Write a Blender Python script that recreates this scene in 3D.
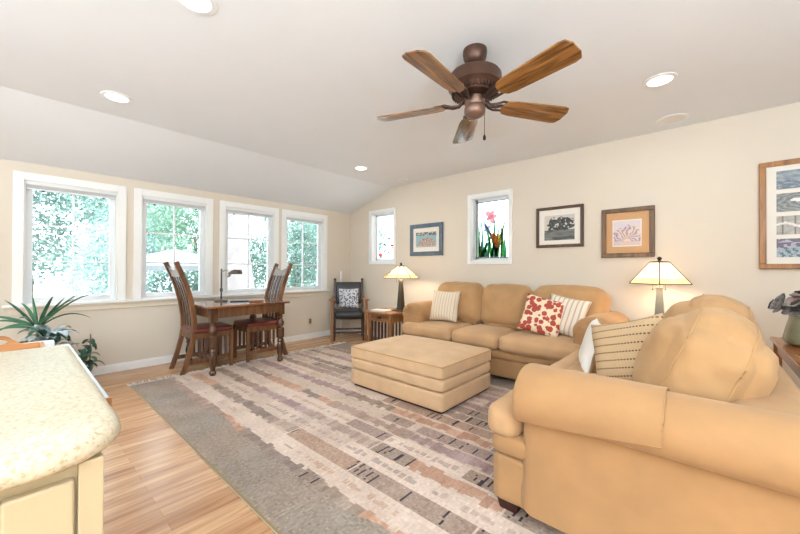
import bpy, math, random
from math import sin, cos, pi, radians as RAD
from mathutils import Vector, Matrix, noise

random.seed(7)
S = bpy.context.scene
COL = S.collection
for o in list(bpy.data.objects):
    bpy.data.objects.remove(o)

# ---------------------------------------------------------------- camera, world, sun, exposure
FOC, YAW, PITCH, ROLL = 344.6, 0.72683, 0.00632, 0.00403
F = Vector((-sin(YAW) * cos(PITCH), cos(YAW) * cos(PITCH), sin(PITCH)))
R0 = Vector((cos(YAW), sin(YAW), 0)); U0 = R0.cross(F)
R = R0 * cos(ROLL) + U0 * sin(ROLL); U = U0 * cos(ROLL) - R0 * sin(ROLL)
cam_d = bpy.data.cameras.new('camera'); cam = bpy.data.objects.new('camera', cam_d); COL.objects.link(cam)
cam_d.sensor_width = 36; cam_d.lens = FOC / 800 * 36; cam_d.clip_start = 0.05; cam_d.clip_end = 300
M = Matrix((R, U, -F)).transposed().to_4x4(); M.translation = Vector((4.977, -4.186, 1.17))
cam.matrix_world = M
S.camera = cam

W = bpy.data.worlds.new('sky'); S.world = W; W.use_nodes = True
wb = W.node_tree.nodes['Background']; wb.inputs[0].default_value = (0.78, 0.90, 1.0, 1); wb.inputs[1].default_value = 4.0

def light(name, kind, loc, power, color, size=0.1, rot=None, **kw):
    d = bpy.data.lights.new(name, kind); o = bpy.data.objects.new(name, d); COL.objects.link(o)
    o.location = loc; d.energy = power; d.color = color
    if kind == 'AREA': d.shape = 'DISK'; d.size = size
    if kind in ('POINT', 'SPOT'): d.shadow_soft_size = size
    if rot: o.rotation_euler = rot
    for k, v in kw.items(): setattr(d, k, v)
    return o
sun = light('sun', 'SUN', (8, -2, 12), 8.0, (1, 0.98, 0.95), rot=(RAD(2), RAD(42), 0)); sun.data.angle = RAD(2)

WARM = (1.0, 0.82, 0.62); NEUT = (1.0, 0.96, 0.95); COOL = (0.69, 0.85, 1.0)
CAN_POWER, FILL_POWER, LAMP_POWER = 5, 190, 8
# uplights added out of view, washing the ceiling with fill light
FILL_UPLIGHTS = [(6.3, -6.5, 0.9), (3.6, -7.0, 0.75), (6.8, -4.4, 0.7)]
for x, y, k in FILL_UPLIGHTS:
    light('fill_light', 'AREA', (x, y, 1.09), FILL_POWER * k, COOL, 0.30, rot=(pi, 0, 0))

S.view_settings.view_transform = 'Standard'; S.view_settings.look = 'None'
S.view_settings.exposure = 0.25; S.view_settings.gamma = 1.0; S.view_settings.use_curve_mapping = False

# ---------------------------------------------------------------- materials
def lin(c): 
    c /= 255.0
    return c / 12.92 if c <= 0.04045 else ((c + 0.055) / 1.055) ** 2.4
def rgb(r, g, b): return (lin(r), lin(g), lin(b), 1)

class NT:
    def __init__(s, name):
        s.m = bpy.data.materials.new(name); s.m.use_nodes = True; s.t = s.m.node_tree
        s.b = s.t.nodes['Principled BSDF']; s.out = s.t.nodes['Material Output']
    def n(s, typ, **kw):
        nd = s.t.nodes.new('ShaderNode' + typ)
        for k, v in kw.items():
            if k.startswith('i_'): nd.inputs[k[2:].replace('_', ' ')].default_value = v
            else: setattr(nd, k, v)
        return nd
    def l(s, a, b): s.t.links.new(a, b)
    def coord(s, scale=(1, 1, 1), rot=(0, 0, 0), kind='Object'):
        tc = s.n('TexCoord'); mp = s.n('Mapping'); mp.inputs['Scale'].default_value = scale; mp.inputs['Rotation'].default_value = rot
        s.l(tc.outputs[kind], mp.inputs['Vector']); return mp.outputs[0]
    def ramp(s, fac, stops):
        r = s.n('ValToRGB'); e = r.color_ramp.elements
        while len(e) < len(stops): e.new(0.5)
        for i, (p, c) in enumerate(stops): e[i].position = p; e[i].color = c
        s.l(fac, r.inputs[0]); return r.outputs[0]
    def mix(s, fac, a, b, mode='MIX'):
        m = s.n('Mix', data_type='RGBA', blend_type=mode)
        for sock, v in ((m.inputs['Factor'], fac), (m.inputs[6], a), (m.inputs[7], b)):
            if hasattr(v, 'links'): s.l(v, sock)
            else: sock.default_value = v
        return m.outputs[2]
    def math(s, op, a, b=0.0):
        m = s.n('Math', operation=op)
        for i, v in enumerate((a, b)):
            if hasattr(v, 'links'): s.l(v, m.inputs[i])
            else: m.inputs[i].default_value = v
        return m.outputs[0]
    def bump(s, h, strength=0.2, dist=0.01):
        b = s.n('Bump'); b.inputs['Strength'].default_value = strength; b.inputs['Distance'].default_value = dist
        s.l(h, b.inputs['Height']); s.l(b.outputs[0], s.b.inputs['Normal'])
    def set(s, **kw):
        for k, v in kw.items(): s.b.inputs[k.replace('_', ' ')].default_value = v

def plain(name, c, rough=0.5, var=0.06, scale=8.0, metal=0.0, bump=0.0, bscale=120, **kw):
    t = NT(name); c = rgb(*c)
    v = t.coord()
    nz = t.n('TexNoise'); nz.inputs['Scale'].default_value = scale; nz.inputs['Detail'].default_value = 3; t.l(v, nz.inputs['Vector'])
    d = tuple(x * (1 - var) for x in c[:3]) + (1,); u = tuple(min(1, x * (1 + var)) for x in c[:3]) + (1,)
    t.l(t.ramp(nz.outputs[0], [(0.3, d), (0.7, u)]), t.b.inputs['Base Color'])
    t.set(Roughness=rough, Metallic=metal)
    if bump:
        n2 = t.n('TexNoise'); n2.inputs['Scale'].default_value = bscale; t.l(v, n2.inputs['Vector']); t.bump(n2.outputs[0], bump, 0.004)
    for k, x in kw.items(): t.b.inputs[k.replace('_', ' ')].default_value = x
    return t.m

def wood(name, dark, light_, rough=0.35, axis='z', scale=1.0, ring=3.0):
    t = NT(name)
    sc = {'x': (1.2, 14, 14), 'y': (14, 1.2, 14), 'z': (14, 14, 1.2)}[axis]
    v = t.coord(tuple(k * scale for k in sc))
    nz = t.n('TexNoise'); nz.inputs['Scale'].default_value = 1.6; nz.inputs['Detail'].default_value = 6; nz.inputs['Distortion'].default_value = ring * 0.25; t.l(v, nz.inputs['Vector'])
    n2 = t.n('TexNoise'); n2.inputs['Scale'].default_value = 9; n2.inputs['Detail'].default_value = 2; t.l(v, n2.inputs['Vector'])
    f = t.math('ADD', t.math('MULTIPLY', nz.outputs[0], 0.75), t.math('MULTIPLY', n2.outputs[0], 0.25))
    d, l = rgb(*dark), rgb(*light_)
    t.l(t.ramp(f, [(0.36, d), (0.62, l)]), t.b.inputs['Base Color'])
    t.set(Roughness=rough); t.bump(f, 0.08, 0.003)
    return t.m

def attr_mat(name, rough=0.8, bump=0.0, bscale=300):
    t = NT(name); a = t.n('Attribute', attribute_name='Col'); t.l(a.outputs['Color'], t.b.inputs['Base Color']); t.set(Roughness=rough)
    if bump:
        n2 = t.n('TexNoise'); n2.inputs['Scale'].default_value = bscale; t.l(t.coord(), n2.inputs['Vector']); t.bump(n2.outputs[0], bump, 0.004)
    return t.m

def emit(name, c, s):
    t = NT(name); e = t.n('Emission'); e.inputs[0].default_value = c; e.inputs[1].default_value = s
    t.l(e.outputs[0], t.out.inputs['Surface']); return t.m

def glass_mat(name='window glass'):
    t = NT(name); tr = t.n('BsdfTransparent'); gl = t.n('BsdfGlossy'); gl.inputs['Roughness'].default_value = 0.02
    fr = t.n('Fresnel'); fr.inputs[0].default_value = 1.3; mx = t.n('MixShader')
    tr.inputs[0].default_value = (0.96, 0.985, 0.98, 1)
    t.l(fr.outputs[0], mx.inputs[0]); t.l(tr.outputs[0], mx.inputs[1]); t.l(gl.outputs[0], mx.inputs[2]); t.l(mx.outputs[0], t.out.inputs['Surface'])
    return t.m

def translucent(name, c, mixf=0.5, em=0.0, var=0.15, scale=30, emc=None):
    t = NT(name); c4 = rgb(*c)
    nz = t.n('TexNoise'); nz.inputs['Scale'].default_value = scale; t.l(t.coord(), nz.inputs['Vector'])
    d = tuple(x * (1 - var) for x in c4[:3]) + (1,); u = tuple(min(1, x * (1 + var)) for x in c4[:3]) + (1,)
    cc = t.ramp(nz.outputs[0], [(0.3, d), (0.7, u)])
    df = t.n('BsdfDiffuse'); tl = t.n('BsdfTranslucent'); mx = t.n('MixShader'); mx.inputs[0].default_value = mixf
    t.l(cc, df.inputs[0]); t.l(cc, tl.inputs[0]); t.l(df.outputs[0], mx.inputs[1]); t.l(tl.outputs[0], mx.inputs[2])
    o = mx.outputs[0]
    if em:
        e = t.n('Emission'); e.inputs[1].default_value = em
        if emc: e.inputs[0].default_value = rgb(*emc)
        else: t.l(cc, e.inputs[0])
        ad = t.n('AddShader'); t.l(o, ad.inputs[0]); t.l(e.outputs[0], ad.inputs[1]); o = ad.outputs[0]
    t.l(o, t.out.inputs['Surface']); return t.m

def floor_mat():
    t = NT('oak strip floor')
    v = t.coord((1, 1, 1), (0, 0, pi / 2))
    br = t.n('TexBrick'); br.offset = 0.37; br.inputs['Scale'].default_value = 1
    br.inputs['Brick Width'].default_value = 0.8; br.inputs['Row Height'].default_value = 0.068; br.inputs['Mortar Size'].default_value = 0.0012
    br.inputs['Mortar Smooth'].default_value = 0.2
    br.inputs['Color1'].default_value = rgb(222, 182, 140); br.inputs['Color2'].default_value = rgb(192, 146, 104); br.inputs['Mortar'].default_value = rgb(172, 128, 90)
    t.l(v, br.inputs['Vector'])
    v2 = t.coord((16, 1.3, 1))
    nz = t.n('TexNoise'); nz.inputs['Scale'].default_value = 2.2; nz.inputs['Detail'].default_value = 7; nz.inputs['Distortion'].default_value = 0.5; t.l(v2, nz.inputs['Vector'])
    g = t.ramp(nz.outputs[0], [(0.32, rgb(205, 178, 152)), (0.62, rgb(255, 250, 244))])
    t.l(t.mix(0.8, br.outputs['Color'], g, 'MULTIPLY'), t.b.inputs['Base Color'])
    t.set(Roughness=0.26); t.bump(br.outputs['Fac'], 0.05, 0.001)
    return t.m

def counter_mat():
    t = NT('speckled cream countertop'); v = t.coord()
    n1 = t.n('TexNoise'); n1.inputs['Scale'].default_value = 130; n1.inputs['Detail'].default_value = 3; t.l(v, n1.inputs['Vector'])
    vo = t.n('TexVoronoi'); vo.inputs['Scale'].default_value = 110; t.l(v, vo.inputs['Vector'])
    base = t.ramp(n1.outputs[0], [(0.33, rgb(180, 160, 130)), (0.46, rgb(200, 185, 156)), (0.65, rgb(208, 195, 170))])
    sp = t.ramp(vo.outputs['Distance'], [(0.10, (0, 0, 0, 1)), (0.2, (1, 1, 1, 1))])
    t.l(t.mix(sp, rgb(178, 152, 116), base), t.b.inputs['Base Color']); t.set(Roughness=0.32); t.b.inputs['Specular IOR Level'].default_value = 0.3; return t.m

def fabric_mat(name, c, var=0.09, scale=5.0):
    t = NT(name); v = t.coord(); c4 = rgb(*c)
    n1 = t.n('TexNoise'); n1.inputs['Scale'].default_value = scale; n1.inputs['Detail'].default_value = 4; t.l(v, n1.inputs['Vector'])
    d = tuple(x * (1 - var) for x in c4[:3]) + (1,); u = tuple(min(1, x * (1 + var)) for x in c4[:3]) + (1,)
    t.l(t.ramp(n1.outputs[0], [(0.32, d), (0.68, u)]), t.b.inputs['Base Color'])
    t.set(Roughness=0.85, Sheen_Weight=0.25, Sheen_Roughness=0.5); t.b.inputs['Sheen Tint'].default_value = rgb(255, 235, 205)
    n2 = t.n('TexNoise'); n2.inputs['Scale'].default_value = 420; t.l(v, n2.inputs['Vector'])
    n3 = t.n('TexNoise'); n3.inputs['Scale'].default_value = 9; n3.inputs['Detail'].default_value = 3; t.l(v, n3.inputs['Vector'])
    t.bump(t.math('ADD', t.math('MULTIPLY', n2.outputs[0], 0.15), n3.outputs[0]), 0.22, 0.012); return t.m

def stripes_mat(name, base, line, axis=0, freq=26.0, width=0.22, dash=0.0, rough=0.9):
    t = NT(name); v = t.coord(); sp = t.n('SeparateXYZ'); t.l(v, sp.inputs[0])
    f = t.math('FRACT', t.math('MULTIPLY', sp.outputs[axis], freq)); k = t.math('LESS_THAN', f, width)
    if dash:
        dsh = t.math('LESS_THAN', t.math('FRACT', t.math('MULTIPLY', sp.outputs[2 if axis == 0 else 0], dash)), 0.6); k = t.math('MULTIPLY', k, dsh)
    n2 = t.n('TexNoise'); n2.inputs['Scale'].default_value = 160; t.l(v, n2.inputs['Vector'])
    b = t.mix(0.35, rgb(*base), t.ramp(n2.outputs[0], [(0.3, rgb(*[int(x * .8) for x in base])), (0.7, rgb(*base))]))
    t.l(t.mix(k, b, rgb(*line)), t.b.inputs['Base Color']); t.set(Roughness=rough); t.bump(n2.outputs[0], 0.3, 0.003); return t.m

def blotch_mat(name, base, spot, mid, scale=17, thr=0.42):
    t = NT(name); v = t.coord((1, 0.2, 1)); 
    vo = t.n('TexVoronoi'); vo.inputs['Scale'].default_value = scale; vo.inputs['Randomness'].default_value = 0.75; t.l(v, vo.inputs['Vector'])
    nz = t.n('TexNoise'); nz.inputs['Scale'].default_value = 60; t.l(v, nz.inputs['Vector'])
    d = t.math('ADD', vo.outputs['Distance'], t.math('MULTIPLY', t.math('SUBTRACT', nz.outputs[0], 0.5), 0.25))
    t.l(t.ramp(d, [(0.0, rgb(*mid)), (0.12, rgb(*spot)), (thr - 0.03, rgb(*spot)), (thr + 0.02, rgb(*base))]), t.b.inputs['Base Color']); t.set(Roughness=0.9); return t.m

MT = dict(
    wall=plain('cream wall paint', (222, 211, 195), 0.8, 0.015, 2, bump=0.05, bscale=200),
    ceil=plain('white ceiling paint', (238, 240, 242), 0.9, 0.01, 2, bump=0.12, bscale=90),
    white=plain('white trim paint', (242, 242, 240), 0.4, 0.01),
    apron=plain('cream apron paint', (228, 216, 196), 0.6, 0.01),
    vinyl=plain('white vinyl sash', (236, 240, 242), 0.35, 0.01),
    blind=plain('grey white blind fabric', (208, 206, 204), 0.8, 0.03),
    black=plain('black plastic', (22, 22, 24), 0.4),
    floor=floor_mat(), counter=counter_mat(), glass=glass_mat(),
    cabinet=plain('cream cabinet paint', (188, 168, 134), 0.35, 0.02),
    tan=fabric_mat('tan microfiber', (173, 130, 86)), tanlight=fabric_mat('tan microfiber seat', (194, 153, 111)), tanback=fabric_mat('tan microfiber back cushions', (182, 141, 96)),
    ottoman=fabric_mat('beige microfiber', (204, 168, 130)),
    piping=plain('tan piping', (186, 144, 96), 0.8), foot=plain('dark red brown foot', (58, 26, 18), 0.3),
    oak=wood('golden oak', (112, 70, 40), (164, 114, 70)), oakx=wood('golden oak top', (124, 80, 50), (178, 128, 88), axis='x', rough=0.25),
    mission=wood('brown mission oak', (74, 44, 26), (130, 86, 52)), missiondk=plain('dark slats', (84, 58, 46), 0.3, 0.2, 20),
    tabledk=wood('dark walnut table', (46, 30, 22), (98, 64, 42), rough=0.16), tabletop=wood('walnut table top', (92, 58, 40), (138, 92, 64), axis='y', rough=0.12),
    crest=plain('greyed crest wood', (150, 132, 122), 0.3, 0.1), redleather=plain('red brown leather', (112, 52, 42), 0.3, 0.15, bump=0.1),
    blackleather=plain('black leather', (34, 35, 38), 0.3, 0.15, bump=0.15, bscale=60), darkpost=wood('dark chair posts', (40, 26, 20), (84, 54, 36)),
    bronze=plain('oil rubbed bronze', (92, 66, 54), 0.42, 0.2, 14, metal=0.6), bronzelt=plain('bronze light cup', (132, 104, 88), 0.4, 0.12, metal=0.5),
    blade=wood('oak fan blade', (78, 46, 20), (172, 120, 66), axis='x', rough=0.13, scale=0.8, ring=6), blademetal=plain('blade bracket bronze', (74, 54, 46), 0.4, 0.1, metal=0.6),
    pewter=plain('dark pewter lamp base', (74, 68, 58), 0.4, 0.15, metal=0.4), pewterlt=plain('grey green lamp base', (124, 118, 104), 0.4, 0.1, metal=0.3),
    shade=translucent('cream art glass', (246, 232, 204), 0.55, 0.5, 0.08, 14, (255, 236, 204)), shadeamber=translucent('amber art glass', (238, 212, 166), 0.55, 0.45, 0.1, 14, (252, 224, 176)),
    lens=emit('lit lens', (1, 0.95, 0.86, 1), 6.0), bulb=emit('lit bulb', (1, 0.85, 0.6, 1), 8.0),
    attr=attr_mat('printed picture', 0.35), rug=attr_mat('woven wool rug', 0.7, 0.5, 260), fringe=plain('off white rug fringe', (218, 212, 204), 0.95),
    mat_white=plain('white mat board', (236, 230, 220), 0.8, 0.01), mat_tan=plain('tan mat board', (204, 160, 116), 0.8, 0.02),
    fr_blue=plain('slate blue frame', (92, 108, 122), 0.5, 0.25, 20), fr_brown=wood('dark brown frame', (62, 40, 28), (98, 66, 48), rough=0.4), fr_gold=wood('brown gold frame', (70, 50, 32), (124, 90, 56), rough=0.35), fr_oak=wood('oak picture frame', (130, 84, 40), (178, 124, 68), rough=0.35),
    desk=plain('pale grey white laminate', (212, 214, 216), 0.25, 0.02), pine=wood('orange pine', (160, 106, 60), (200, 144, 94), axis='y', rough=0.35), pinetrim=wood('brown board edge', (130, 80, 34), (176, 118, 62), axis='y'),
    leaf=plain('green leaf', (70, 124, 92), 0.35, 0.3, 20), leafdk=plain('dark green leaf', (48, 88, 68), 0.35, 0.3, 20), leafsilver=plain('silver green leaf', (164, 182, 188), 0.35, 0.35, 40), pot=plain('grey brown plant pot', (120, 108, 96), 0.6, 0.1), soil=plain('potting soil', (48, 36, 28), 0.95),
    vase=plain('olive green glazed vase', (106, 104, 76), 0.3, 0.25, 12), petalgrey=plain('grey dried petals', (132, 126, 122), 0.7, 0.4, 40), petalpink=plain('pink dried petals', (196, 128, 116), 0.7, 0.3, 40), petaldark=plain('dark dried leaves', (58, 54, 48), 0.7, 0.3, 40),
    console=wood('red brown console wood', (122, 72, 36), (170, 110, 62), axis='y', rough=0.2),
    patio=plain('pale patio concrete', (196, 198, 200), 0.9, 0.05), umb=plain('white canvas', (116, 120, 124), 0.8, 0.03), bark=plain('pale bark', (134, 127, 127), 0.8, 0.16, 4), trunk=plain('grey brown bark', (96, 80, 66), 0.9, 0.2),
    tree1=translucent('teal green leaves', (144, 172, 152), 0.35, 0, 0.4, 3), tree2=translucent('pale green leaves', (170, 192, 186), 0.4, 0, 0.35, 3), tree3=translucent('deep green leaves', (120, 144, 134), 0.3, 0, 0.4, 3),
    plate=plain('ivory outlet plate', (220, 206, 178), 0.4), slot=plain('brown outlet insert', (120, 90, 62), 0.4),
    grille=plain('white speaker grille', (232, 228, 222), 0.7, 0.02),
    book=plain('grey white book cover', (206, 204, 200), 0.4), folder=plain('black folder', (36, 34, 36), 0.4), boxwood=wood('small brown box', (110, 62, 30), (164, 104, 60), axis='y'),
    steel=plain('dark brushed metal', (84, 80, 76), 0.35, 0.08, metal=0.7), silver=plain('silver shade', (168, 176, 172), 0.3, 0.08, metal=0.5), shadebr=plain('brown grey lamp hood', (96, 84, 76), 0.4, 0.08, metal=0.4),
    rod=plain('white rod', (238, 238, 236), 0.5, 0.01),
    pil_stripe=stripes_mat('cream pillow with tan stripes', (232, 216, 194), (196, 168, 138), 0, 26, 0.2), pil_stripe2=stripes_mat('white pillow with grey tan stripes', (236, 224, 206), (198, 172, 148), 0, 22, 0.3), pil_red=blotch_mat('red floral pillow', (236, 216, 186), (176, 74, 60), (128, 46, 44), 19, 0.55),
    pil_dash=stripes_mat('tan pillow with dark dashes', (204, 172, 132), (88, 64, 46), 2, 24, 0.18, 60), pil_white=plain('white pillow', (238, 232, 224), 0.9, 0.02), pil_tanback=plain('tan pillow back', (196, 164, 124), 0.9, 0.05), pil_grey=blotch_mat('grey patterned pillow', (206, 208, 216), (96, 100, 114), (140, 142, 156), 34, 0.46),
)

# ---------------------------------------------------------------- mesh helpers
class MB:
    def __init__(s): s.v = []; s.f = []
    def add(s, vs, fs):
        b = len(s.v); s.v += [Vector(p) for p in vs]; s.f += [tuple(b + i for i in f) for f in fs]; return s
    def box(s, x0, x1, y0, y1, z0, z1, T=None):
        vs = [Vector((x, y, z)) for x in (x0, x1) for y in (y0, y1) for z in (z0, z1)]
        if T: vs = [T @ p for p in vs]
        return s.add(vs, [(0, 1, 3, 2), (4, 6, 7, 5), (0, 4, 5, 1), (2, 3, 7, 6), (0, 2, 6, 4), (1, 5, 7, 3)])
    def taper(s, c0, h0, c1, h1):            # frustum between two rectangles
        vs = [(c[0] + a * h[0], c[1] + b * h[1], c[2]) for c, h in ((c0, h0), (c1, h1)) for a, b in ((-1, -1), (1, -1), (1, 1), (-1, 1))]
        return s.add(vs, [(3, 2, 1, 0), (4, 5, 6, 7)] + [(i, (i + 1) % 4, 4 + (i + 1) % 4, 4 + i) for i in range(4)])
    def loft(s, rings, caps=True, closed=True):
        n = len(rings[0]); vs = [p for r in rings for p in r]; fs = []
        for k in range(len(rings) - 1):
            for i in range(n if closed else n - 1):
                j = (i + 1) % n; fs.append((k * n + i, k * n + j, (k + 1) * n + j, (k + 1) * n + i))
        if caps and closed: fs += [tuple(range(n - 1, -1, -1)), tuple((len(rings) - 1) * n + i for i in range(n))]
        return s.add(vs, fs)
    def lathe(s, c, prof, n=24, T=None):
        rings = [[(c[0] + r * cos(2 * pi * i / n), c[1] + r * sin(2 * pi * i / n), c[2] + z) for i in range(n)] for r, z in prof]
        if T: rings = [[T @ Vector(p) for p in r] for r in rings]
        return s.loft(rings)
    def tube(s, pts, r, n=8, r2=None):
        pts = [Vector(p) for p in pts]; rings = []; up = Vector((0, 0, 1))
        for i, p in enumerate(pts):
            t = (pts[min(i + 1, len(pts) - 1)] - pts[max(i - 1, 0)]).normalized()
            a = t.cross(up if abs(t.z) < 0.9 else Vector((1, 0, 0))).normalized(); b = t.cross(a)
            rr = r if r2 is None else r + (r2 - r) * i / (len(pts) - 1)
            rings.append([p + a * rr * cos(2 * pi * k / n) + b * rr * sin(2 * pi * k / n) for k in range(n)])
        return s.loft(rings)
    def sweep_yz(s, x, hw, pts, hd):         # rectangular bar at x following a (y, z) curve
        rings = []
        for i, (y, z) in enumerate(pts):
            a = pts[max(i - 1, 0)]; b = pts[min(i + 1, len(pts) - 1)]
            t = Vector((b[0] - a[0], b[1] - a[1])).normalized(); n = Vector((-t.y, t.x)) * hd
            rings.append([(x - hw, y - n.x, z - n.y), (x + hw, y - n.x, z - n.y), (x + hw, y + n.x, z + n.y), (x - hw, y + n.x, z + n.y)])
        return s.loft(rings)
    def prism(s, poly, axis, a, b):
        def P(p, t): return {'x': (t, p[0], p[1]), 'y': (p[0], t, p[1]), 'z': (p[0], p[1], t)}[axis]
        return s.loft([[P(p, a) for p in poly], [P(p, b) for p in poly]])
    def soft(s, c, size, r, crown=(0, 0, 0), n=14, nz=0.0, T=None, seed=0, nf=5.0):
        h = Vector(size) / 2; c = Vector(c); r = min(r, *h); idx = {}; vs = []; fs = []
        q = [sin(pi / 2 * (2 * i / n - 1)) for i in range(n + 1)]
        q = [0.55 * a + 0.45 * (2 * i / n - 1) for i, a in enumerate(q)]
        def vert(i, j, k):
            if (i, j, k) in idx: return idx[(i, j, k)]
            p = Vector((q[i], q[j], q[k])); w = Vector((p.x * h.x, p.y * h.y, p.z * h.z))
            cl = Vector([max(-(h[a] - r), min(h[a] - r, w[a])) for a in range(3)]); d = w - cl
            if d.length > 1e-9: w = cl + d.normalized() * r
            x2, y2, z2 = 1 - p.x ** 2, 1 - p.y ** 2, 1 - p.z ** 2
            w += Vector((crown[0] * p.x * y2 * z2, crown[1] * p.y * x2 * z2, crown[2] * p.z * x2 * y2))
            if nz: w += p.normalized() * nz * noise.fractal((w + c + Vector((seed, seed * 1.7, 0))) * nf, 0.7, 2.0, 3)
            w = (T @ w if T else w) + c
            idx[(i, j, k)] = len(vs); vs.append(w); return idx[(i, j, k)]
        for a in range(n):
            for b in range(n):
                for e, fl in ((0, 1), (n, 0)):
                    for ax in range(3):
                        cs = [(a, b), (a + 1, b), (a + 1, b + 1), (a, b + 1)]
                        if fl: cs.reverse()
                        ids = []
                        for (u, w) in cs:
                            t = [0, 0, 0]; t[ax] = e; t[(ax + 1) % 3] = u; t[(ax + 2) % 3] = w; ids.append(vert(*t))
                        fs.append(tuple(ids))
        return s.add(vs, fs)
    def build(s, name, mat, parent=None, bevel=0.0, smooth=True, local=False, seg=2, ang=40):
        off = Vector((0, 0, 0))
        if parent is not None and not local:
            q = parent
            while q is not None: off = off + q.location; q = q.parent
        me = bpy.data.meshes.new(name); me.from_pydata([tuple(p - off) for p in s.v], [], s.f); me.validate()
        me.materials.append(MT[mat] if isinstance(mat, str) else mat)
        if smooth:
            me.shade_smooth(); me.set_sharp_from_angle(angle=RAD(ang))
        o = bpy.data.objects.new(name, me); COL.objects.link(o)
        if parent is not None: o.parent = parent
        if bevel:
            m = o.modifiers.new('edge', 'BEVEL'); m.width = bevel; m.segments = seg; m.limit_method = 'ANGLE'; m.angle_limit = RAD(50)
        return o

def tag(o, label=None, cat=None, group=None, kind=None):
    if label: o['label'] = label
    if cat: o['category'] = cat
    if group: o['group'] = group
    if kind: o['kind'] = kind
    return o
def thing(name, label, cat, loc=(0, 0, 0), rz=0.0, group=None):
    o = bpy.data.objects.new(name, None); COL.objects.link(o); o.location = loc; o.rotation_euler = (0, 0, rz); o.empty_display_size = 0.1
    return tag(o, label, cat, group)
def struct(o): o['kind'] = 'structure'; return o
def copy_tree(o, parent=None):
    c = o.copy(); COL.objects.link(c)
    if parent is not None: c.parent = parent
    for ch in list(o.children): copy_tree(ch, c)
    return c
def colored_grid(name, w, h, nx, nz, fn, mat, parent, place):   # a picture surface whose cells carry the print's colours
    vs = [place(w * i / nx, h * k / nz) for k in range(nz + 1) for i in range(nx + 1)]
    fs = [(k * (nx + 1) + i, k * (nx + 1) + i + 1, (k + 1) * (nx + 1) + i + 1, (k + 1) * (nx + 1) + i) for k in range(nz) for i in range(nx)]
    mb = MB(); mb.add(vs, fs); o = mb.build(name, mat, parent, smooth=False)
    a = o.data.color_attributes.new('Col', 'FLOAT_COLOR', 'CORNER'); buf = []
    for k in range(nz):
        for i in range(nx):
            c = fn((i + 0.5) / nx, (k + 0.5) / nz); c = [lin(c[0]), lin(c[1]), lin(c[2]), 1.0]; buf += c * 4
    a.data.foreach_set('color', buf); return o
def N(x, y, z=0.0): return noise.noise(Vector((x, y, z)))
def mixc(a, b, t): t = max(0, min(1, t)); return tuple(p + (q - p) * t for p, q in zip(a, b))

# ---------------------------------------------------------------- the room
XR, YF, ZC, ZL, XS = 7.2, -7.4, 2.524, 2.20, 1.046
struct(MB().box(-0.15, XR, YF, 0.15, -0.12, 0).build('floor', 'floor', smooth=False))
def wall_panel(name, axis, a, b, lo, hi, z1, holes):
    us = sorted({lo, hi, *[h[0] for h in holes], *[h[1] for h in holes]}); zs = sorted({0, z1, *[h[2] for h in holes], *[h[3] for h in holes]})
    mb = MB()
    for u0, u1 in zip(us, us[1:]):
        for z0, zz in zip(zs, zs[1:]):
            um, zm = (u0 + u1) / 2, (z0 + zz) / 2
            if any(h[0] < um < h[1] and h[2] < zm < h[3] for h in holes): continue
            if axis == 'x': mb.box(a, b, u0, u1, z0, zz)
            else: mb.box(u0, u1, a, b, z0, zz)
    return struct(mb.build(name, 'wall', smooth=False))
TR = 0.075
WIN = [(-4.190, -3.323), (-3.253, -2.394), (-2.311, -1.441), (-1.391, -0.524)]
WZ0, WZ1 = 0.81, 2.103
WB = [(0.527, 1.164, 1.25, 2.188), (2.510, 3.153, 1.241, 2.192)]; TB = 0.05
wall_panel('wall_left', 'x', -0.15, 0, YF, 0.15, ZL + 0.02, [(a + TR, b - TR, WZ0, WZ1 - TR) for a, b in WIN])
wall_panel('wall_back', 'y', 0, 0.15, 0, XR, ZC + 0.02, [(a + TB, b - TB, c + TB, d - TB) for a, b, c, d in WB])
struct(MB().box(XR, XR + 0.15, YF, 0.15, 0, ZC + 0.02).build('wall_right', 'wall', smooth=False))
struct(MB().box(-0.15, XR + 0.15, YF - 0.15, YF, 0, ZC + 0.02).build('wall_front', 'wall', smooth=False))
sl = (ZC - ZL) / XS
struct(MB().prism([(-0.15, ZL - 0.15 * sl), (XS, ZC), (XR + 0.15, ZC), (XR + 0.15, ZC + 0.15), (-0.15, ZC + 0.15)], 'y', YF - 0.15, 0.15).build('ceiling', 'ceil', smooth=False))
def bb(name, mb): struct(mb.build(name, 'white', bevel=0.003))
bb('baseboard_left', MB().box(0, 0.014, YF, 0, 0, 0.078).box(0, 0.009, YF, 0, 0.078, 0.092))
bb('baseboard_back', MB().box(0.014, XR, -0.014, 0, 0, 0.078).box(0.009, XR, -0.009, 0, 0.078, 0.092))

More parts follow.
